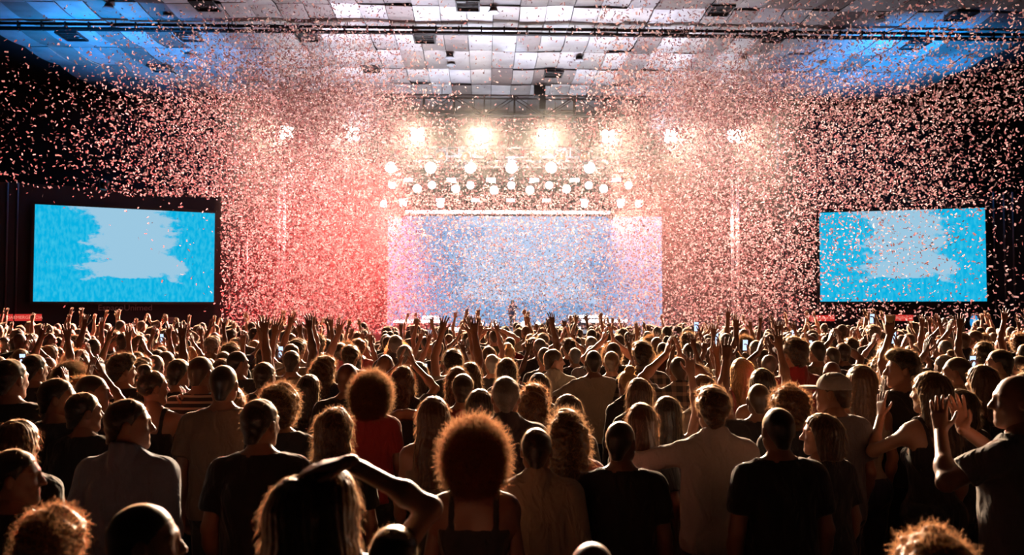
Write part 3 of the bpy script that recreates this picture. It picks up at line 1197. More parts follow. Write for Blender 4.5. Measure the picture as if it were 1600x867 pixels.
def leg_prims(q):
    return [cone((q * 0.085, 0, 0.90), (q * 0.095, 0.012, 0.49), 0.088, 0.056, 0.05),
            cone((q * 0.095, 0.012, 0.49), (q * 0.10, -0.012, 0.09), 0.055, 0.038, 0.03),
            ell((q * 0.097, -0.03, 0.36), (0.05, 0.05, 0.11), 0.04)]


def head_prims(sx):
    nk = SEXES[sx]['neck']
    jw = 1.0 if sx == 'm' else 0.9
    P = [ell((0, -0.012, 0.03), (0.076, 0.095, 0.091), 0.02),
         ell((0, 0.028, -0.015), (0.066 * jw, 0.062, 0.084), 0.03),
         cone((0, 0.045, -0.065), (0, 0.070, -0.096), 0.045 * jw, 0.025, 0.03)]
    for q in (-1, 1):
        P.append(cone((q * 0.048 * jw, 0.01, -0.055), (q * 0.018, 0.062, -0.098), 0.024, 0.020, 0.025))
        P.append(cone((q * 0.012, 0.083, 0.028), (q * 0.046, 0.070, 0.028), 0.011, 0.011, 0.015))
        P.append(ell((q * 0.034, 0.070, -0.028), (0.022, 0.016, 0.018), 0.02))
    P += [cone((0, 0.086, 0.014), (0, 0.110, -0.026), 0.009, 0.0125, 0.012), ell((0.013, 0.098, -0.03), (0.009, 0.010, 0.008), 0.008), ell((-0.013, 0.098, -0.03), (0.009, 0.010, 0.008), 0.008)]
    for q in (-1, 1):
        P.append(ell((q * 0.031, 0.095, 0.010), (0.017, 0.014, 0.012), 0.012, True))
        P.append(ell((q * 0.031, 0.073, 0.009), (0.0125, 0.0125, 0.0115), 0.004))
    P += [cone((-0.018, 0.086, -0.058), (0.018, 0.086, -0.058), 0.0065, 0.0065, 0.008), cone((-0.015, 0.086, -0.070), (0.015, 0.086, -0.070), 0.0075, 0.0075, 0.006)]
    for q in (-1, 1):
        P.append(ell((q * 0.079, -0.008, -0.004), (0.011, 0.019, 0.031), 0.007))
        P.append(ell((q * 0.090, 0.000, 0.000), (0.007, 0.010, 0.016), 0.005, True))
    P.append(cone((0, -0.022, -0.20), (0, -0.012, -0.05), nk + 0.004, nk - 0.002, 0.03))
    return P


def hand_prims(W, u, n, side, curl=0.35, spread=0.10, sc=1.0):
    """palm and five fingers leaving the wrist W along u; the palm faces n"""
    u = U(u)
    n = U(n)
    n = U(n - u * (n @ u))
    v = np.cross(u, n) * side
    P = [cone(W - u * 0.012, W, 0.026 * sc, 0.024 * sc, 0.02)]
    offs = (0.030, 0.010, -0.010, -0.029)
    lens = (0.92, 1.0, 0.94, 0.76)
    for i in range(4):
        K = W + (u * 0.088 + v * offs[i]) * sc
        P.append(cone(W + v * offs[i] * 0.55 * sc, K, 0.0155 * sc, 0.0125 * sc, 0.014))
    for i in range(4):
        K = W + (u * 0.088 + v * offs[i]) * sc
        d = U(u + v * spread * (1.5 - i))
        p = K
        ang = curl * 0.6
        for j, (L_, r0, r1) in enumerate(((0.043, 0.0098, 0.0088), (0.027, 0.0088, 0.008), (0.022, 0.008, 0.0066))):
            dd = d * math.cos(ang) + n * math.sin(ang)
            q = p + dd * L_ * lens[i] * sc
            P.append(cone(p, q, r0 * sc, r1 * sc, 0.003))
            p = q
            ang += curl
    T = W + (u * 0.022 + v * 0.022 + n * 0.006) * sc
    d1 = U(u * 0.62 + v * 0.72 + n * 0.25)
    T1 = T + d1 * 0.042 * sc
    T2 = T1 + U(u * 0.85 + v * 0.42 + n * 0.25) * 0.030 * sc
    T3 = T2 + U(u * 0.95 + v * 0.15 + n * 0.3) * 0.024 * sc
    P += [cone(T, T1, 0.0155 * sc, 0.0115 * sc, 0.01), cone(T1, T2, 0.0105 * sc, 0.0095 * sc, 0.003), cone(T2, T3, 0.0095 * sc, 0.0075 * sc, 0.003)]
    return P


# arm poses: per side (elbow, wrist, hand direction, palm normal, curl, spread), x is outward
DOWN = ((0.235, -0.035, 1.13), (0.235, 0.05, 0.88), (0, 0.15, -1), (-1, 0, 0), 0.45, 0.05)
ARMS = {
    'down': DOWN,
    'up': ((0.25, 0.07, 1.66), (0.21, 0.12, 1.92), (-0.05, 0.1, 1), (-0.2, 1, 0), 0.22, 0.16),
    'up_high': ((0.22, 0.05, 1.69), (0.15, 0.10, 1.96), (-0.1, 0.15, 1), (-0.3, 1, 0), 0.15, 0.22),
    'vee': ((0.37, 0.03, 1.60), (0.46, 0.08, 1.85), (0.15, 0.1, 1), (0.1, 1, 0), 0.15, 0.25),
    'clap_high': ((0.29, 0.13, 1.56), (0.065, 0.18, 1.76), (-0.25, 0.05, 1), (-1, 0, -0.2), 0.12, 0.08),
    'clap_chest': ((0.27, 0.04, 1.15), (0.055, 0.27, 1.30), (-0.2, 0.45, 1), (-1, 0, 0), 0.12, 0.06),
    'clap_face': ((0.31, 0.16, 1.27), (0.10, 0.30, 1.46), (-0.15, 0.15, 1), (-1, 0, 0), 0.12, 0.14),
    'phone': ((0.25, 0.20, 1.36), (0.055, 0.36, 1.58), (-0.1, 0.0, 1), (-1, 0.1, 0), 0.75, 0.03),
    'phone_one': ((0.26, 0.17, 1.52), (0.17, 0.27, 1.76), (-0.05, 0.0, 1), (-1, 0.1, 0), 0.75, 0.03),
    'hips': ((0.46, -0.06, 1.22), (0.235, 0.06, 1.04), (-0.4, 0.4, -0.6), (-0.7, -0.5, 0), 0.5, 0.05),
    'on_head': ((0.40, 0.0, 1.60), (0.13, -0.02, 1.755), (-1, 0, 0.25), (-0.2, 0, -1), 0.45, 0.08),
    'over_head': ((0.355, -0.03, 1.625), (0.10, -0.05, 1.775), (-1, 0.0, -0.12), (0, 0.1, -1), 0.22, 0.06),
    'side': ((0.46, 0.06, 1.43), (0.70, 0.10, 1.38), (1, 0.2, -0.2), (0, 0.4, -1), 0.3, 0.06),
    'elbow_out': ((0.43, 0.08, 1.33), (0.24, 0.28, 1.33), (-0.8, 0.5, 0.2), (-0.2, 0, -1), 0.5, 0.05),
    'cup': ((0.21, 0.07, 1.69), (0.12, 0.10, 1.95), (-0.05, 0.1, 1), (-0.6, 0.8, 0), 0.8, 0.02),
    'point': ((0.26, 0.20, 1.52), (0.24, 0.36, 1.73), (0, 0.5, 1), (-0.5, 0.5, -0.4), 0.9, 0.02),
}
POSES = {
    'down': ('down', 'down'), 'right_up': ('down', 'up'), 'left_up': ('up', 'down'), 'both_up': ('up_high', 'up_high'), 'vee': ('vee', 'vee'),
    'clap_high': ('clap_high', 'clap_high'), 'clap_chest': ('clap_chest', 'clap_chest'), 'clap_face': ('clap_face', 'clap_face'),
    'phone': ('phone', 'phone'), 'phone_one': ('down', 'phone_one'), 'hips': ('hips', 'hips'), 'on_head': ('on_head', 'on_head'),
    'over_head': ('down', 'over_head'), 'side_left': ('side', 'down'), 'elbow_left': ('elbow_out', 'down'), 'cup_left': ('cup', 'down'),
    'cup_right': ('down', 'cup'), 'point': ('down', 'point'), 'face_left': ('clap_face', 'down'),
}


def arm_points(sx, side, arm):
    s = SEXES[sx]
    e, wv, u, n, curl, spread = ARMS[arm]
    off = s['sh'] - 0.195
    S = np.array((side * (s['sh'] - 0.012), -0.01, 1.395))
    fl = np.array((side, 1, 1))
    E = np.array((e[0] + off, e[1], e[2])) * fl
    k = 0.5 if arm in ('clap_high', 'clap_chest', 'clap_face', 'phone') else 1.0
    W = np.array((wv[0] + off * (0 if k < 1 else 1), wv[1], wv[2])) * fl
    return S, E, W, U(np.array(u) * fl), U(np.array(n) * fl), curl, spread


def arm_prims(sx, side, arm):
    r = SEXES[sx]['arm']
    S, E, W = arm_points(sx, side, arm)[:3]
    mid = (S + E) / 2
    fm = E + (W - E) * 0.3
    P = [cone(S, E, r[0], r[1], 0.04), cone(E, W, r[1] * 0.98, r[2], 0.02), ell(fm, (r[1], r[1], r[1] * 1.2), 0.03), ell(S, (r[0] + .006,) * 3, 0.05)]
    return P


HEADMESH = {}


def rotz(V, a):
    c, s = math.cos(a), math.sin(a)
    o = V.copy()
    o[:, 0] = V[:, 0] * c - V[:, 1] * s
    o[:, 1] = V[:, 0] * s + V[:, 1] * c
    return o


BODY, SHIRT, LEGS, SHOES = {}, {}, {}, {}


def body_mesh(sx, pose, hyaw):
    key = (sx, pose, hyaw)
    if key in BODY:
        return BODY[key]
    P = torso_prims(sx) + leg_prims(-1) + leg_prims(1)
    P += [cone((0, -0.022, 1.42), (0, -0.015, 1.53), SEXES[sx]['neck'] + 0.004, SEXES[sx]['neck'], 0.03)]
    hands = []
    for side, arm in zip((-1, 1), POSES[pose]):
        S, E, W, u, n, cu, spd = arm_points(sx, side, arm)
        ra = SEXES[sx]['arm']
        P += [ell(S, (ra[0] + .006,) * 3, 0.05), cone(S, S + (E - S) * 0.35, ra[0], ra[0] * 0.93, 0.04)]
        hands.append(mesh_sdf(arm_prims(sx, side, arm), 0.0125))
        hands.append(mesh_sdf(hand_prims(W, u, n, side, cu, spd, 1.0 if sx == 'm' else 0.9), 0.0068))
    if sx not in HEADMESH:
        HEADMESH[sx] = mesh_sdf(head_prims(sx), 0.0074)
    hv, hf = HEADMESH[sx]
    hv = rotz(hv, math.radians(hyaw))
    hv[:, 2] += HEADZ
    hv = hv[:, :]
    V, F = join([mesh_sdf(P, 0.021), (hv, hf)] + hands)
    me = np_mesh('person_body', V, F, M['skin'], True)
    BODY[key] = me
    return me


def shirt_mesh(sx, pose, kind, h=0.0145):
    """kind: tee, long, tank"""
    key = (sx, pose, kind)
    if key in SHIRT:
        return SHIRT[key]
    s = SEXES[sx]
    g = 0.013 if kind != 'tank' else 0.009
    P = grow(torso_prims(sx), g)
    if kind != 'tank':
        w0 = s['hip'][0] + (0.02 if sx == 'm' else 0.008)
        P += [ell((0, -0.002, 1.02), (w0, s['hip'][1] + 0.022, 0.30), 0.08)]
        if sx == 'm':
            P += [ell((0, 0.0, 1.15), (0.172, 0.128, 0.26), 0.06)]
    for side, arm in zip((-1, 1), POSES[pose]):
        S, E, W = arm_points(sx, side, arm)[:3]
        r = s['arm']
        if kind == 'tee':
            d = U(E - S)
            c = S + (E - S) * 0.66
            P.append(cone(S, S + (E - S) * 0.80, r[0] + 0.020, r[1] + 0.032, 0.035, (c, d)))
        elif kind == 'long':
            d = U(W - E)
            c = E + (W - E) * 0.90
            P.append(cone(S, E, r[0] + 0.020, r[1] + 0.020, 0.035))
            P.append(cone(E, W, r[1] + 0.020, r[2] + 0.018, 0.025, (c, d)))
        elif kind == 'half':
            d = U(W - E)
            c = E + (W - E) * 0.12
            P.append(cone(S, E, r[0] + 0.024, r[1] + 0.026, 0.035))
            P.append(cone(E, W, r[1] + 0.026, r[2] + 0.03, 0.025, (c, d)))
    if kind in ('long', 'half'):
        P.append(cone((0, -0.036, 1.465), (0, -0.030, 1.560), s['neck'] + 0.030, s['neck'] + 0.018, 0.006))
    hem = 0.86 if kind != 'tank' else 0.93

    def post(Pt, f):
        folds = 0.009 if kind != 'tank' else 0.002
        Q = Pt * np.array((1.0, 1.0, 0.45), np.float32)
        f = f + folds * _noise(Q, 26, 5) + 0.0025 * _noise(Pt, 60, 8)
        f = np.maximum(f, hem - Pt[:, 2])
        nk = np.sqrt(Pt[:, 0] ** 2 + (Pt[:, 1] - 0.02) ** 2 + (Pt[:, 2] - 1.545) ** 2)
        if kind == 'tee':
            f = np.maximum(f, 0.108 - nk)
            f = np.maximum(f, Pt[:, 2] - 1.498)
        elif kind in ('long', 'half'):
            f = np.maximum(f, (Pt[:, 2] - 1.556 + 0.35 * (Pt[:, 1] + 0.06)) * 0.9)
            fr = np.sqrt(Pt[:, 0] ** 2 + (Pt[:, 1] - 0.09) ** 2 + (Pt[:, 2] - 1.50) ** 2)
            f = np.maximum(f, 0.055 - fr)
        else:
            # scooped top with two straps
            ax_ = np.abs(Pt[:, 0])
            strap = np.abs(ax_ - (s['sh'] * 0.60)) - 0.016
            topz = Pt[:, 2] - (1.27 + 0.06 * (Pt[:, 1] < 0))
            f = np.maximum(f, np.minimum(topz, np.maximum(strap, Pt[:, 2] - 1.50)))
            f = np.maximum(f, ax_ - s['chest'][0] - 0.02)
        return f
    V, F = mesh_sdf(P, h, post)
    me = np_mesh('shirt', V, F, M['fabric'], True)
    SHIRT[key] = me
    return me


def legs_mesh(sx):
    if sx in LEGS:
        return LEGS[sx], SHOES[sx]
    P = grow([p for p in torso_prims(sx) if p[1][2] < 0.95] + leg_prims(-1) + leg_prims(1), 0.014)

    def post(Pt, f):
        return np.maximum(np.maximum(f, Pt[:, 2] - 1.0), 0.075 - Pt[:, 2])
    V, F = mesh_sdf(P, 0.018, post)
    LEGS[sx] = np_mesh('trousers', V, F, M['fabric'], True)
    sp = []
    for q in (-1, 1):
        sp += [cone((q * 0.10, -0.03, 0.045), (q * 0.115, 0.15, 0.035), 0.045, 0.035, 0.02), cone((q * 0.10, -0.02, 0.05), (q * 0.10, -0.015, 0.10), 0.045, 0.045, 0.02)]
    V, F = mesh_sdf(sp, 0.018, lambda Pt, f: np.maximum(f, 0.004 - Pt[:, 2]))
    SHOES[sx] = np_mesh('shoes', V, F, M['fabric'], True)
    return LEGS[sx], SHOES[sx]


# ------------------------------------------------------------------ hair, in the head's own frame
HAIR = {}


def face_cut(P, f, zf, yb, nape):
    # hairline as a height over the head's depth: nape, behind the ear, sideburn, temple, forehead
    y = P[:, 1]
    if nape > -0.10:
        zh = np.interp(y, (-0.10, -0.062, -0.040, -0.022, -0.004, 0.012, 0.022, 0.045, 0.075, 0.10), (-0.088, -0.080, -0.045, 0.022, 0.020, -0.022, 0.020, 0.052, 0.070, 0.075))
    else:
        zh = np.interp(y, (yb - 0.04, yb, yb + 0.018, 0.055, 0.08, 0.10), (nape - 0.05, -0.10, 0.0, 0.050, zf + 0.012, zf + 0.018))
    zh = zh - 0.10 * np.maximum(0, np.abs(P[:, 0]) - 0.05) * (y > 0.03)
    f = np.maximum(f, (zh - P[:, 2]) * 0.6)
    return np.maximum(f, nape - P[:, 2])


def strands(V, N, n, length, width, droop, curl, rng):
    idx = rng.integers(0, len(V), n)
    b = V[idx] - N[idx] * 0.004
    dirn = N[idx] + rng.normal(size=(n, 3)) * 0.45
    dirn /= np.linalg.norm(dirn, axis=1)[:, None]
    dirn[:, 2] -= droop
    dirn /= np.linalg.norm(dirn, axis=1)[:, None]
    side = np.cross(dirn, rng.normal(size=(n, 3)))
    side /= np.linalg.norm(side, axis=1)[:, None] + 1e-6
    Lh = length * rng.uniform(0.4, 1.3, n)
    segs = 3
    vs, fs = [], []
    up = np.cross(dirn, side)
    for j in range(segs + 1):
        t = j / segs
        c = b + dirn * (Lh * t)[:, None] + up * (curl * np.sin(t * 4.5) * Lh)[:, None] - np.array((0, 0, 1)) * (droop * 0.7 * t * t * Lh)[:, None]
        wd = width * (1 - 0.7 * t)
        vs += [c - side * wd, c + side * wd]
    V2 = np.stack(vs, 1).reshape(-1, 3)
    base = np.arange(n)[:, None] * (2 * (segs + 1))
    F2 = []
    for j in range(segs):
        F2.append(base + np.array([2 * j, 2 * j + 1, 2 * j + 3, 2 * j + 2]))
    F2 = np.stack(F2, 1).reshape(-1, 4)
    return V2.astype(np.float32), F2


def hair_mesh(style):
    if style in HAIR:
        return HAIR[style]
    h = 0.0075
    zf, yb, nape = 0.056, -0.020, -0.085
    amp, fr = 0.003, 95
    fz = (700, 0.016, 0.0007, 0.1, 0.2)
    groove = 0.0
    if style == 'short':
        P = [ell((0, -0.016, 0.034), (0.084, 0.101, 0.097), 0.02), cone((0, -0.06, -0.02), (0, -0.068, -0.07), 0.045, 0.038, 0.03)]
    elif style == 'buzz':
        P = [ell((0, -0.013, 0.031), (0.0785, 0.0975, 0.0935), 0.02), cone((0, -0.055, -0.02), (0, -0.062, -0.06), 0.044, 0.036, 0.03)]
        amp, fz = 0.0008, (900, 0.006, 0.0006, 0, 0.1)
    elif style == 'thick':
        P = [ell((0, -0.012, 0.045), (0.096, 0.113, 0.106), 0.02), cone((0, -0.065, -0.02), (0, -0.07, -0.085), 0.05, 0.04, 0.03), ell((0, 0.05, 0.11), (0.07, 0.05, 0.04), 0.03)]
        amp, fr, fz = 0.008, 80, (1600, 0.024, 0.0007, 0.0, 0.5)
    elif style in ('long', 'wavy', 'longcurly', 'straight'):
        P = [ell((0, -0.014, 0.036), (0.090, 0.106, 0.100), 0.02), cone((0, -0.045, 0.0), (0, -0.088, -0.25), 0.086, 0.072, 0.04)]
        for q in (-1, 1):
            P.append(cone((q * 0.062, -0.012, 0.0), (q * 0.082, -0.045, -0.25), 0.036, 0.034, 0.03))
        yb, nape = 0.012, -0.30
        groove = 0.004
        fz = (1500, 0.035, 0.0006, 0.7, 0.15)
        if style == 'wavy':
            amp, fr, fz = 0.007, 55, (2200, 0.04, 0.0007, 0.5, 0.4)
        elif style == 'longcurly':
            amp, fr, fz = 0.013, 75, (3200, 0.04, 0.0008, 0.2, 0.6)
            groove = 0
            P.append(cone((0, -0.06, -0.05), (0, -0.10, -0.26), 0.11, 0.10, 0.05))
        elif style == 'straight':
            nape = -0.40
            P.append(cone((0, -0.08, -0.2), (0, -0.105, -0.38), 0.085, 0.07, 0.05))
    elif style == 'bob':
        P = [ell((0, -0.014, 0.034), (0.094, 0.108, 0.100), 0.02), cone((0, -0.04, 0.0), (0, -0.05, -0.10), 0.092, 0.085, 0.04)]
        for q in (-1, 1):
            P.append(cone((q * 0.066, 0.0, 0.0), (q * 0.075, 0.005, -0.12), 0.034, 0.030, 0.03))
        yb, nape, groove = 0.018, -0.145, 0.004
        fz = (1300, 0.03, 0.0006, 0.6, 0.15)
    elif style == 'afro':
        P = [ell((0, -0.022, 0.022), (0.128, 0.130, 0.135), 0.03), ell((0, -0.045, -0.06), (0.118, 0.105, 0.10), 0.05)]
        amp, fr, yb, nape, zf = 0.013, 85, 0.03, -0.155, 0.05
        fz = (12000, 0.050, 0.0009, -0.05, 0.7)
    elif style == 'curly':
        P = [ell((0, -0.018, 0.035), (0.112, 0.120, 0.115), 0.03), ell((0, -0.04, -0.05), (0.10, 0.09, 0.08), 0.05)]
        amp, fr, yb, nape = 0.011, 90, 0.02, -0.12
        fz = (3000, 0.032, 0.0008, 0.0, 0.7)
    elif style == 'pony':
        P = [ell((0, -0.015, 0.033), (0.083, 0.101, 0.096), 0.02), ell((0, -0.115, 0.035), (0.03, 0.03, 0.03), 0.02), cone((0, -0.13, 0.04), (0, -0.155, -0.06), 0.028, 0.034, 0.02), cone((0, -0.155, -0.06), (0, -0.14, -0.22), 0.034, 0.012, 0.02)]
        fz = (900, 0.02, 0.0006, 0.4, 0.2)
        nape = -0.25
    elif style == 'bun':
        P = [ell((0, -0.015, 0.033), (0.083, 0.101, 0.096), 0.02), ell((0, -0.065, 0.135), (0.045, 0.045, 0.042), 0.015)]
        fz = (900, 0.02, 0.0006, 0.1, 0.3)
    rng = np.random.default_rng(sum(map(ord, style)))

    def post(Pt, f):
        f = f + amp * _noise(Pt, fr, 3)
        if groove:
            a = np.arctan2(Pt[:, 0], -Pt[:, 1] - 0.02)
            wv = 8 if style == 'wavy' else 2
            f = f + groove * np.sin(a * 26 + wv * np.sin(Pt[:, 2] * 22 + a * 2)) * 0.7
        return face_cut(Pt, f, zf, yb, nape)
    V, F = mesh_sdf(P, h, post)
    # vertex normals
    N = np.zeros_like(V)
    a, b, c = V[F[:, 0]], V[F[:, 1]], V[F[:, 2]]
    fn = np.cross(b - a, c - a)
    for i in range(4):
        np.add.at(N, F[:, i], fn)
    N /= np.linalg.norm(N, axis=1)[:, None] + 1e-9
    V2, F2 = strands(V, N, fz[0], fz[1], fz[2], fz[3], fz[4], rng)
    midx = np.concatenate([np.zeros(len(F), int), np.ones(len(F2), int)])
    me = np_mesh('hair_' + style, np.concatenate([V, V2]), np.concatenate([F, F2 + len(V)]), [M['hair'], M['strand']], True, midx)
    HAIR[style] = me
    return me


def cap_meshes():
    P = [ell((0, -0.012, 0.040), (0.090, 0.108, 0.096), 0.01)]
    V, F = mesh_sdf(P, 0.008, lambda Pt, f: np.maximum(f, 0.028 - Pt[:, 2]))
    crown = np_mesh('cap_crown', V, F, M['fabric'], True)
    P = [ell((0, 0.135, 0.034), (0.072, 0.075, 0.012), 0.01)]
    V, F = mesh_sdf(P, 0.006, lambda Pt, f: np.maximum(f, 0.085 - Pt[:, 1] - 0.0 * Pt[:, 2]))
    brim = np_mesh('cap_brim', V, F, M['fabric'], True)
    return crown, brim


CAP = cap_meshes()

SKINS = {'pale': (0.42, 0.20, 0.125), 'tan': (0.31, 0.135, 0.075), 'brown': (0.18, 0.075, 0.042), 'dark': (0.10, 0.042, 0.024)}
HAIRC = {'black': (0.010, 0.007, 0.006), 'brown': (0.035, 0.017, 0.009), 'chestnut': (0.075, 0.032, 0.014), 'blonde': (0.32, 0.18, 0.075), 'grey': (0.12, 0.11, 0.10), 'auburn': (0.05, 0.017, 0.007)}
TOPC = {'black': (0.012, 0.010, 0.011), 'charcoal': (0.035, 0.032, 0.034), 'navy': (0.014, 0.018, 0.045), 'white': (0.42, 0.37, 0.33), 'cream': (0.32, 0.25, 0.18), 'tan': (0.20, 0.125, 0.075), 'red': (0.26, 0.012, 0.011), 'pink': (0.32, 0.08, 0.08), 'grey': (0.15, 0.13, 0.13), 'blue': (0.17, 0.20, 0.28), 'green': (0.04, 0.06, 0.03)}
HAIRNAME = {'short': 'short {c} hair', 'buzz': 'close-cropped {c} hair', 'thick': 'thick wavy {c} hair', 'long': 'long {c} hair', 'straight': 'long straight {c} hair', 'wavy': 'long wavy {c} hair', 'longcurly': 'long curly {c} hair', 'bob': '{c} bob', 'afro': 'big curly {c} hair', 'curly': 'curly {c} hair', 'pony': '{c} ponytail', 'bun': '{c} bun', 'bald': 'bald head'}
TOPNAME = {'tee': 't-shirt', 'long': 'long-sleeved shirt', 'half': 'collared shirt', 'tank': 'strap top'}
POSENAME = {'down': 'arms down', 'right_up': 'one arm raised', 'left_up': 'one arm raised', 'both_up': 'both arms high', 'vee': 'arms flung wide', 'clap_high': 'clapping overhead', 'clap_chest': 'clapping', 'clap_face': 'hands lifted to face', 'phone': 'filming with both hands', 'phone_one': 'filming one-handed', 'hips': 'hands on hips', 'on_head': 'hands on head', 'over_head': 'arm bent overhead', 'side_left': 'arm out sideways', 'elbow_left': 'elbow lifted', 'cup_left': 'holding cup up', 'cup_right': 'holding cup up', 'point': 'fist raised', 'face_left': 'hand at face'}


def ocol(o, c):
    o.color = (*c, 1)
    return o


def child(name, me, parent, col, material=None):
    o = bpy.data.objects.new(name, me)
    C.objects.link(o)
    o.parent = parent
    o.color = (*col, 1)
    if material is not None:
        o.material_slots[0].link = 'OBJECT'
        o.material_slots[0].material = material
    return o


def phone_at(p, rotz_, lab):
    e = tag(empty('phone', p), lab, 'phone', 'lit phones held up in the crowd')
    e.rotation_euler = (0.1, 0, rotz_)
    MB().box((0, 0, 0), (0.075, 0.009, 0.155)).build('case', M['black'], e)
    MB().box((0, -0.0055, 0), (0.068, 0.002, 0.145)).build('screen', M['phone'], e)
    return e


def person(x, y, z0, H, yaw, sx='m', pose='down', hyaw=0, hair='short', hc='black', top='tee', tc='black', skin='tan', pattern=None, label=None, group=None, cap=None, trousers=None, jitter=0.0):
    me = body_mesh(sx, pose, hyaw)
    s = H / 1.755
    o = bpy.data.objects.new('person', me)
    C.objects.link(o)
    o.location = (x, y, z0)
    o.rotation_euler = (0, 0, yaw)
    o.scale = (s * (1.0 + jitter), s, s)
    ocol(o, SKINS[skin])
    tag(o, label, 'person', group)
    sh = child('shirt', shirt_mesh(sx, pose, top), o, TOPC[tc], M[pattern] if pattern else None)
    lg, so = legs_mesh(sx)
    child('trousers', lg, o, trousers or random.choice(((0.02, 0.025, 0.05), (0.012, 0.012, 0.014), (0.06, 0.05, 0.04), (0.03, 0.035, 0.06))))
    child('shoes', so, o, random.choice(((0.02, 0.02, 0.02), (0.35, 0.33, 0.3), (0.08, 0.05, 0.03))))
    if hair != 'bald':
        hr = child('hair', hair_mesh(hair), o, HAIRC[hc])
        hr.location = (0, 0, HEADZ)
        hr.rotation_euler = (0, 0, math.radians(hyaw))
    if cap:
        for nm, m_ in zip(('cap', 'brim'), CAP):
            if nm == 'cap':
                c0 = child(nm, m_, o, TOPC[cap[0]])
                c0.location = (0, 0, HEADZ)
                c0.rotation_euler = (0, 0, math.radians(hyaw + cap[1]))
            else:
                child(nm, m_, c0, TOPC[cap[0]])
    return o


def auto_label(hair, hc, top, tc, pose, pattern=None, cap=None):
    hn = HAIRNAME[hair].format(c=hc)
    tn = ((pattern + ' ') if pattern else '') + tc + ' ' + TOPNAME[top]
    return 'person with %s in %s, %s' % (('a %s cap over ' % cap[0] if cap else '') + hn, tn, POSENAME[pose])


